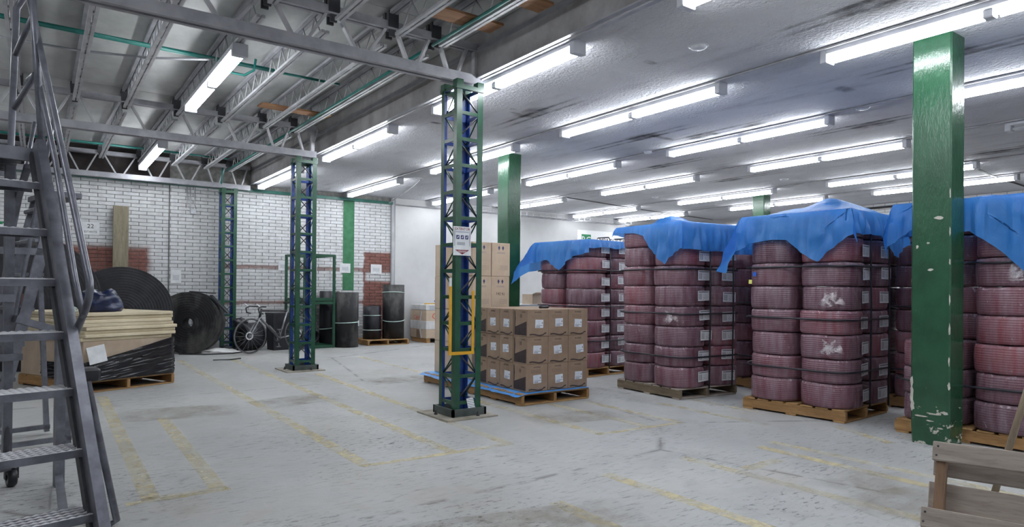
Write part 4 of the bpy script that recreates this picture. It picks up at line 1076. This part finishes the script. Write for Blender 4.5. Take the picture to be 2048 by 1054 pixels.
# re-orient: front shows stringer ends
MB().rb(.02, .02, 0, 1.09, 1.48, .46, .004).build('board_pack', MT['kraft_light'], None, SWd(0, 0, .137), SR, label='pale fibreboard pack on the pallet, half covered by black wrap', cat='board pack')
for k in range(8):
    dx, dy = random.uniform(-.035, .035), random.uniform(-.025, .025)
    MB().rb(0, 0, 0, 1.1, 1.48, .041, .007).build('fibreboard', MT['fibre'], None, SWd(dx, dy, .598 + k * .0415), SR + random.uniform(-.012, .012), label='beige fibreboard sheet beside the ladder, ' + ('topmost of' if k == 7 else ('lowest of' if k == 0 else ORD[k] + ' from the bottom in')) + ' the loose pile', cat='board', group='fibreboard sheets')
vs = []; fs = []; n, mq = 90, 40    # stretch wrap around the pack, torn down at its left front corner
for i in range(n + 1):
    u = i / n * 3.6
    if u < .9: x, y = -.012, .9 - u
    elif u < 2.0: x, y = u - .9, -.012
    else: x, y = 1.112, u - 2.0
    ft = max(0, min(1, (u - .9) / 1.1))
    top = .22 + .25 * ft ** 1.15 if u < 2.0 else .46 - .03 * (u - 2)
    if u < .9: top = .20
    for j in range(mq + 1):
        v = j / mq
        z = top * v
        r = .022 * noise.noise((u * 1.2, z * 30 - u * 4.2, 0)) + .012 * noise.noise((u * 4, z * 60 - u * 9, 5)) + (.03 * abs(noise.noise((u * 14, 7, z * 10))) if (v > .8 and u > .85 and u < 1.4) else 0)
        nx, ny = (-1, 0) if u < .9 else ((0, -1) if u < 2.0 else (1, 0))
        vs.append((x + nx * abs(r), y + ny * abs(r), z))
for i in range(n):
    for j in range(mq):
        a = i * (mq + 1) + j; fs.append((a, a + mq + 1, a + mq + 2, a + 1))
MB().add(vs, fs, 0, True).build('black_stretch_wrap', MT['blackwrap'], None, SWd(0, 0, .137), SR, label='glossy black stretch wrap around the fibreboard pack', cat='stretch wrap')
o = MB().prism([(-.1, -.1), (.1, -.1), (.1, .1), (-.1, .1)], .004).build('white_card', MT['paper'], None, None, label='blank white card stuck on the black wrap', cat='card')
o.matrix_world = frame(SWd(.13, -.06, .45), (math.cos(SR), math.sin(SR), .18), (-.18 * math.cos(SR), 0, 1))
lump('plastic_bag', .24, .16, .17, 'navy', SWd(.36, .3, .93), 'crumpled dark navy plastic bag on top of the fibreboard', 'bag', 3, .45, SR)
lump('cloth_rag', .09, .07, .05, 'cloth', SWd(.0, .32, .93), 'small pale green cloth on the fibreboard beside the ladder rail', 'cloth', 5, .3)

# ================================================================== rubber belt rolls, plank
def belt_roll(x, y, r, wd, rz, lab, hole=.12, flap=False):
    t = thing('rubber_belt_roll', lab, 'rubber roll', (x, y, 0), rz, 'rolls of black rubber belting')
    prof = []
    n = int((r - hole) / .022)
    for k in range(n + 1):      # stepped windings on the face
        q = hole + (r - hole) * k / n
        prof += [(q, -wd / 2 - .0015 * (k % 2)), (min(r, q + .02), -wd / 2 - .0015 * (k % 2))]
    prof += [(r, wd / 2), (hole, wd / 2)]
    MB().lathe(prof, 56, Matrix.Translation((0, 0, r)) @ Matrix.Rotation(-PI / 2, 4, 'X'), closed=True, sm=False).build('windings', MT['rubber_dusty' if r < .7 else 'rubber'], t)
    if flap:
        MB().bar((.0, -.02, 2 * r + .012), (.42, -.02, 2 * r - .02), .22, .018).build('loose_end', MT['rubber'], t)
        MB().bar((.36, -.03, 1.9 * r), (.66, -.03, 1.32 * r), .2, .018, (1, 0, 1)).build('loose_end', MT['rubber'], t)
    return t
belt_roll(1.13, 12.9, .78, .6, 0, 'large roll of black rubber belting behind the fibreboard')
belt_roll(2.33, 13.55, .57, .4, R(-24), 'smaller dusty roll of black rubber belting with a loose end', .09, True)
belt_roll(-.22, 12.1, 1.0, .6, R(4), 'tallest roll of black rubber belting behind the ladder')
belt_roll(-1.3, 11.2, .85, .6, R(10), 'roll of black rubber belting at the far left behind the ladder')
o = MB().rb(-.125, -.02, 0, .125, .02, 2.76, .005).build('plank', MT['plank'], None, (1.2, 13.75, .005), 0, label='grey weathered plank leaning against the brick wall behind the largest roll', cat='plank', rot=(-.165, .015, 0))
# ================================================================== wall papers and signs
def paper_sign(x0, x1, z0, z1, lab, y=YW - .06, mt='paper', fine=True, cat='sign'):
    t = thing('wall_sign', lab, cat, ((x0 + x1) / 2, y, (z0 + z1) / 2), 0, 'papers on the brick wall')
    a, b = (x1 - x0) / 2, (z1 - z0) / 2
    MB().rb(-a, -.002, -b, a, .002, b, .001).build('sheet', MT[mt], t)
    if fine:
        o = pm('fine_print', quadp(-a * .6, -b * .5, a * .6, b * .3), MT['fine_paper']); q = put('fine_print', o, t); q.matrix_local = frame((0, -.0025, 0), (1, 0, 0), (0, 0, 1))
    return t
t = paper_sign(.63, .91, 2.17, 2.40, 'white wall sign reading 22 ESTANTE', YW - .02, fine=False)
F0 = frame((0, -.0026, 0), (1, 0, 0), (0, 0, 1))
text('22', .11, MT['ink'], t, Matrix.Translation((0, 0, .04)) @ F0); text('ESTANTE', .05, MT['ink'], t, Matrix.Translation((0, 0, -.06)) @ F0)
paper_sign(2.085, 2.27, 1.30, 1.56, 'blank paper on the brick wall above the dusty roll')
paper_sign(4.13, 4.33, 1.60, 1.80, 'paper on the brick wall left of the green rack top')
paper_sign(4.74, 4.96, 1.60, 1.80, 'paper on the brick wall seen through the green rack')
t = paper_sign(5.48, 5.73, 1.58, 1.79, 'small white notice on the green painted strip', YW - .056)
t = paper_sign(6.22, 6.49, 1.57, 1.79, 'small white notice on the bare red brick patch')
t = paper_sign(-.62, -.44, 2.19, 2.33, 'green exit sign with a running figure and arrow, far left wall', YW - .02, 'signgreen', False)
MB().prism([(-.02, -.02), (.03, -.02), (.03, -.045), (.07, 0), (.03, .045), (.03, .02), (-.02, .02)], .001, F0).build('arrow', MT['paper'], t)
MB().prism([(-.07, -.04), (-.04, -.04), (-.035, .05), (-.065, .05)], .001, F0).build('figure', MT['paper'], t)
t = thing('company_sign', 'white sign with green RC block and EMPAQUETADO on the far white wall', 'sign', (13.65, YW - .125, 2.72))
MB().rb(-1.2, -.004, -.3, 1.2, .004, .24, .002).build('sign_board', M_noise('sign_white', (224, 224, 226), (232, 232, 234), 3, .5), t)
F1 = frame((0, -.0045, 0), (1, 0, 0), (0, 0, 1))
MB().prism([(-1.04, -.22), (-.68, -.22), (-.68, .12), (-1.04, .12)], .001, F1).build('logo_block', MT['signgreen'], t)
text('RC', .28, MT['paper'], t, Matrix.Translation((-.86, -.001, -.05)) @ F1)
text('EMPAQUETADO', .2, MT['ink'], t, Matrix.Translation((.28, 0, -.04)) @ F1)
for k, (x, d) in enumerate(((2.36, .42), (2.42, .5), (2.50, .42))):
    MB().tube([(0, 0, 0), (0, 0, -d * .8), (.02 * (k - 1), -.01, -d)], .008, 6).build('wall_wire', MT['conduit'], None, (x, YW - .062, 3.2), label=['left', 'middle', 'right'][k] + ' wire of three hanging from the wall head beside the lattice column', cat='wire')
MB().rb(-.05, -.02, -.05, .05, .02, .05, .004).build('junction_box', MT['white_enamel'], None, (2.47, YW - .07, 2.72), label='small white junction box under the hanging wires', cat='junction box')

# ================================================================== bicycle
bk = thing('bicycle', 'grey racing bicycle with drop handlebars leaning before the brick wall', 'bicycle', (3.18, 12.66, 0), math.atan2(.31, 1.01))
wr = .342
def wheel(x, par):
    wl = put('wheel', None, par, (x, 0, wr))
    M0 = Matrix.Rotation(PI / 2, 4, 'X')
    MB().lathe([(wr - .028 + .014 * math.cos(a), .014 * math.sin(a)) for a in [2 * PI * i / 8 for i in range(8)]] , 48, M0, closed=True).build('tyre', MT['tyre'], wl)
    MB().lathe([(wr - .045, -.009), (wr - .034, -.012), (wr - .034, .012), (wr - .045, .009)], 48, M0, closed=True).build('rim', MT['rubber'], wl)
    mb = MB().lathe([(0, -.035), (.018, -.035), (.018, .035), (0, .035)], 10, M0)
    mb.build('hub', MT['chrome'], wl)
    for k in range(18):
        a = 2 * PI * k / 18
        MB().tube([(.015 * math.cos(a + .4), (.025 if k % 2 else -.025), .015 * math.sin(a + .4)), ((wr - .04) * math.cos(a), 0, (wr - .04) * math.sin(a))], .0018, 4).build('spoke', MT['chrome'], wl)
    MB().lathe([(.05, -.03), (.075, -.03), (.075, -.027), (.05, -.027)], 28, M0, closed=True).build('brake_disc', MT['paper'], wl)
wheel(0, bk); wheel(1.04, bk)
def bt(nm, pts, r, mt): MB().tube(pts, r, 8).build(nm, MT[mt], bk)
bbk, hd1, hd0, st1, rx = (.60, 0, .27), (.215, 0, .80), (.185, 0, .68), (.775, 0, .79), (1.04, 0, wr)
bt('down_tube', [hd0, bbk], .022, 'tyre'); bt('top_tube', [hd1, st1], .016, 'rubber'); bt('seat_tube', [bbk, (.80, 0, .87)], .016, 'chrome'); bt('head_tube', [hd0, (.225, 0, .84)], .02, 'rubber')
for s in (-1, 1):
    bt('fork_blade', [(hd0[0], s * .03, hd0[2]), (.02, s * .045, .42), (0, s * .045, wr)], .010, 'chrome')
    bt('chainstay', [(bbk[0], s * .02, bbk[2]), (rx[0], s * .05, rx[2])], .009, 'chrome')
    bt('seatstay', [(st1[0], s * .02, st1[2] - .03), (rx[0], s * .05, rx[2])], .008, 'rubber')
    bt('handlebar', [(.20, 0, .875), (.19, s * .19, .88), (.10, s * .2, .885), (.03, s * .205, .85), (.05, s * .21, .77), (.13, s * .21, .75)], .013, 'rubber')
    bt('brake_hood', [(.06, s * .2, .885), (.0, s * .2, .93)], .014, 'paper')
    bt('crank', [(bbk[0], s * .06, bbk[2]), (bbk[0] + s * .05, s * .07, bbk[2] - s * .16)], .009, 'chrome')
    MB().rb(bbk[0] + s * .05 - .045, s * .1 - .03, bbk[2] - s * .17 - .01, bbk[0] + s * .05 + .045, s * .1 + .03, bbk[2] - s * .17 + .01, .004).build('pedal', MT['tyre'], bk)
bt('seat_post', [(.795, 0, .85), (.82, 0, .93)], .013, 'paper')
MB().hexa([(.70, -.02, .93), (.95, -.065, .93), (.95, .065, .93), (.70, .02, .93), (.69, -.02, .955), (.96, -.07, .965), (.96, .07, .965), (.69, .02, .955)]).build('saddle', MT['rubber'], bk)
MB().lathe([(.03, -.05), (.095, -.05), (.095, -.045), (.03, -.045)], 24, Matrix.Translation(bbk) @ Matrix.Rotation(PI / 2, 4, 'X'), closed=True).build('chainring', MT['rubber'], bk)
bt('bottle_cage', [(.36, -.03, .52), (.50, -.03, .38)], .02, 'tyre')

# ================================================================== green rack and things by the wall
rk = thing('green_rack', 'open green steel angle frame standing before the brick wall', 'rack', (4.62, 13.66, 0), R(8))
rx0, rx1, ry0, ry1, rh = -.32, .33, -.40, .44, 1.93
aw = .045
for x in (rx0, rx1):
    for y in (ry0, ry1): MB().bb(x - aw / 2, y - aw / 2, 0, x + aw / 2, y + aw / 2, rh).build('post', MT['lgreen'], rk)
for z in (.03, .93, 1.0, rh - .025):
    for y in (ry0, ry1): MB().bb(rx0, y - .015, z - .025, rx1, y + .015, z + .025).build('rail', MT['lgreen'], rk)
    for x in (rx0, rx1): MB().bb(x - .015, ry0, z - .025, x + .015, ry1, z + .025).build('rail', MT['lgreen'], rk)
MB().bb(rx0, ry0, .965, rx1, ry1, .975).build('shelf_sheet', MT['steel_dark'], rk)
MB().bb(rx0, ry0, .055, rx1, ry1, .062).build('base_sheet', MT['lgreen'], rk)
MB().hexa([(-.15, -.15, 0), (.15, -.15, 0), (.15, .15, 0), (-.15, .15, 0), (-.18, -.18, .72), (.18, -.18, .72), (.18, .18, .72), (-.18, .18, .72)]).rb(-.19, -.19, .70, .19, .19, .74, .006).build('black_bin', MT['rubber'], None, (3.90, 13.42, 0), .15, label='black square bin behind the bicycle', cat='bin')
t = thing('rubber_coil', 'black coil of rubber lying on its side behind the bicycle front wheel', 'rubber roll', (3.40, 13.60, 0), R(25))
MB().lathe([(.10, -.2), (.26, -.2), (.27, -.17), (.25, -.13), (.27, -.09), (.25, -.04), (.27, 0), (.25, .05), (.27, .1), (.27, .2), (.10, .2)], 32, Matrix.Translation((0, 0, .27)) @ Matrix.Rotation(PI / 2, 4, 'Y'), closed=True).build('windings', MT['rubber'], t)
MB().lathe([(.06, -.21), (.10, -.205), (.10, .2), (.06, .2)], 24, Matrix.Translation((0, 0, .27)) @ Matrix.Rotation(PI / 2, 4, 'Y'), closed=True).build('core', MT['rubber_dusty'], t)
lump('black_bag', .13, .1, .12, 'rubber', (3.22, 13.6, .46), 'black bag-like bundle above the rubber coil', 'bag', 8, .3)
t = thing('pipe_section', 'short hollow black pipe lying beside the green rack', 'pipe', (4.75, 14.02, .07), R(15))
MB().lathe([(.11, -.16), (.13, -.16), (.13, .16), (.11, .16)], 28, Matrix.Translation((0, 0, .13)) @ Matrix.Rotation(PI / 2, 4, 'X'), closed=True).build('pipe_wall', MT['rubber'], t)
def drum(x, y, r, z0, h, lab, mt, straps, rz=0, tagz=None):
    t = thing('rubber_sheet_roll', lab, 'rubber roll', (x, y, z0), rz, 'upright rolls of black rubber sheet')
    n = 40; vs = []; fs = []; L = 2
    prof = [(r * .9, h - .02), (r * .97, h), (r, h - .004), (r, h * .5), (r, 0), (r * .9, 0)]
    for (q, z) in prof:
        for i in range(n):
            a = 2 * PI * i / n; sp = 1 - .035 * (i / n)      # slight spiral: the outer end shows
            vs.append((q * sp * math.cos(a + 2.2), q * sp * math.sin(a + 2.2), z))
    for k in range(len(prof) - 1):
        for i in range(n): fs.append((k * n + i, (k + 1) * n + i, (k + 1) * n + (i + 1) % n, k * n + (i + 1) % n))
    fs.append(tuple(range(n - 1, -1, -1)))
    MB().add(vs, [f for f in fs], 0, True).build('rolled_sheet', MT[mt], t)
    for (z, tl) in straps:
        MB().tube([((r + .004) * math.cos(a), (r + .004) * math.sin(a), z + tl * math.cos(a)) for a in [2 * PI * i / 32 for i in range(32)]], .009, 5, True).build('tie_strap', MT['strapw'], t)
    if tagz: 
        o = pm('paper_tag', quadp(-.035, -.06, .035, .06), MT['label2']); p = put('paper_tag', o, t); p.matrix_local = frame((r * .8, -r * .64, tagz), (.64, .78, 0), (0, 0, 1))
drum(5.30, 13.34, .245, 0, 1.15, 'dusty upright roll of black rubber sheet in front, beside the green rack', 'rubber_dusty', [(.52, .01)], 0, .5)
drum(5.16, 13.98, .215, 0, 1.17, 'upright black rubber roll half hidden behind the dusty one', 'rubber', [(.38, .03), (.93, .0)])
pallet(5.76, 13.30, 0, 'wooden pallet under the black rubber rolls by the wall', .98, .84, .12)
drum(6.02, 13.68, .2, .122, .72, 'short black rubber roll with two pale straps on the wall pallet', 'rubber', [(.2, 0), (.52, 0)])
drum(6.22, 14.02, .1, .122, .72, 'thin short black rubber roll behind the short one on the wall pallet', 'rubber', [])
drum(6.50, 13.62, .245, .122, 1.2, 'tallest black rubber roll on the wall pallet, with two pale straps', 'rubber_dusty', [(.42, .04), (1.02, -.02)], 1.1, .62)
# big wrapped carton
bx = thing('large_carton', 'large film-wrapped carton with red Celcor lettering by the white wall', 'carton', (7.2, 13.36, .0))
MB().rb(0, 0, .10, 1.55, .78, .74, .008).build('carton_body', MT['kraft_light'], bx)
for x in (.02, .7, 1.42): MB().rb(x, .02, 0, x + .1, .74, .10, .004).build('skid', MT['paly'], bx)
MB().rb(-.006, -.006, .31, 1.556, .786, .50, .003).build('film_band', MT['clear'], bx)
MB().rb(.0, .0, .735, 1.3, .76, .88, .02).build('top_wrap', MT['clear'], bx)
MB().prism([(0, .1), (.05, .1), (.16, .40), (.03, .72), (-.01, .74), (.08, .40)], .004, frame((-.008, .2, .0), (0, 1, 0), (0, 0, 1))).build('film_fold', MT['clear'], bx)
text('Celcor', .2, MT['ink_red'], bx, frame((.42, -.001, .60), (1, 0, 0), (0, 0, 1)))
text('Celcor', .15, MT['ink_red'], bx, frame((-.001, .42, .57), (0, -1, 0), (0, 0, 1)))
MB().prism(quadp(-.14, -.05, .14, .05), .001, frame((.22, -.0015, .80), (1, 0, 0), (0, 0, 1))).build('red_note', MT['fine_paper'], bx)
MB().prism([(-.12, -.09), (.12, -.09), (.12, .09), (-.12, .09)], .001, frame((-.001, .36, .2), (0, -1, 0), (0, 0, 1))).build('printed_mark', MT['fine_kraft'], bx)
t = thing('blue_fitting', 'small blue valve-like fitting on the large carton', 'fitting', (7.62, 13.62, .88))
MB().lathe([(0, 0), (.06, 0), (.06, .02), (.035, .03), (.045, .08), (.03, .13), (.012, .14), (.012, .18), (0, .18)], 16).build('fitting_body', TAG['blue'].materials[0], t)
MB().tube([(-.07, 0, .07), (.07, 0, .07)], .02, 8).build('side_port', TAG['blue'].materials[0], t)
t = thing('yellow_pipe', 'yellow bar lying along the top of the large carton', 'bar', (7.2, 13.5, .893))
MB().tube([(.02, 0, 0), (1.3, .05, 0)], .012, 8).build('bar', MT['yellow'], t)
# white table with an open carton, beyond the cartons
tb = thing('white_table', 'white table beyond the kraft cartons, in front of the white wall', 'table', (6.98, 9.2, 0))
MB().rb(-.5, -.3, .96, .5, .3, .99, .004).build('table_top', MT['white_enamel'], tb)
for x in (-.46, .46):
    for y in (-.26, .26): MB().bb(x - .02, y - .02, 0, x + .02, y + .02, .96).build('leg', MT['white_enamel'], tb)
MB().bb(-.44, .25, .3, .44, .27, .9).build('back_panel', MT['white_enamel'], tb)
t = thing('open_carton', 'small pale open carton on the white table', 'carton', (7.05, 9.2, .992), .3)
MB().bb(-.15, -.11, 0, .15, .11, .012).build('carton_bottom', MT['kraft_light'], t)
for a in ((-.15, -.11, .15, -.104), (-.15, .104, .15, .11), (-.15, -.104, -.144, .104), (.144, -.104, .15, .104)): MB().bb(a[0], a[1], .012, a[2], a[3], .17).build('carton_wall', MT['kraft_light'], t)
MB().hexa([(-.15, -.11, .17), (.15, -.11, .17), (.15, -.105, .175), (-.15, -.105, .175), (-.16, -.2, .2), (.16, -.2, .2), (.16, -.195, .206), (-.16, -.195, .206)]).build('flap', MT['kraft_light'], t)
# ================================================================== right foreground: leaning slatted crate and pole
cr = thing('slatted_crate', 'weathered grey wooden slatted pallet tilted up in the right foreground', 'pallet', (3.0, 1.193, 0))
U = Vector((.27, -1, 0)).normalized(); D = Vector((-.476, -.02, -.88)).normalized(); N = D.cross(U).normalized()
if N.x > 0: N = -N
C0 = Vector((0, 0, .637))
def slab(nm, u0, u1, d0, d1, n0, n1, mt):
    pts = []
    for n_ in (n0, n1):
        for (a, b) in ((u0, d0), (u1, d0), (u1, d1), (u0, d1)): pts.append(C0 + U * a + D * b + N * n_)
    M = frame(C0 + U * u0 + D * d0 + N * n0, U, D)
    s_ = (Vector(pts[4]) - Vector(pts[0])).dot(M.col[2].to_3d())
    lo, hi = min(0, s_), max(0, s_)
    o = MB().rb(0, 0, lo, u1 - u0, d1 - d0, hi, .003).build(nm, MT[mt], cr); o.matrix_local = M
    return o
TF = .016; DP = .075
for d in (0.0, .273, .546): slab('front_slat', 0 + random.uniform(-.006, .006), .95, d, d + .078, 0, TF, 'oldx')
for u in (.012, .46, .91): slab('bearer', u, u + .035, .0, .715, -DP, 0, 'bearer')
for d in (.015, .125, .30, .45, .60): slab('back_slat', 0.0, .95, d + .02, d + (.10 if d != .125 else .135), -DP - TF, -DP, 'oldx')
for d in (.273, .0):
    for dd in (.02, .058):
        M = frame(C0 + U * .02 + D * (d + dd) + N * TF, U, D)
        MB().lathe([(0, .003), (.004, .002), (.005, -.002)], 8, M if N.dot(M.col[2].to_3d()) > 0 else M @ Matrix.Rotation(PI, 4, 'X')).build('nail_head', MT['steel_dark'], cr)
MB().tube([(0, 0, 0), (.09, -.29, 1.25)], .018, 12).build('wooden_pole', MT['handle'], None, (4.35, 1.455, .0), label='round wooden pole leaning behind the slatted pallet', cat='pole')
# ================================================================== litter
cable('floor_cable', [(2.1, 13.3, .01), (2.5, 13.0, .01), (2.95, 12.95, .01), (3.2, 13.2, .01)], .012, 'cable', 'black cable on the floor in front of the dusty roll')
t = thing('strap_scrap', 'short black strap scrap lying on the floor before the rolls', 'scrap', (2.62, 11.92, .006))
MB().bar((-.22, .0, .008), (-.05, -.02, .006), .02, .012).bar((-.05, -.02, .006), (.02, -.05, .006), .03, .012).bar((.02, -.05, .006), (.22, .02, .01), .04, .014).build('strap_piece', MT['rubber'], t)
lump('film_scrap', .3, .14, .05, 'clear', (2.78, 13.2, .0), 'crumpled clear film on the floor at the lattice column foot', 'film', 11, .6)
lump('film_scrap', .16, .1, .06, 'rubber', (3.0, 13.62, .0), 'crumpled black film at the foot of the wall lattice column', 'film', 12, .6)
lump('stone_block', .12, .1, .2, 'fascia', (2.78, 13.9, .0), 'rough grey block against the wall beside the dusty roll', 'block', 14, .2)
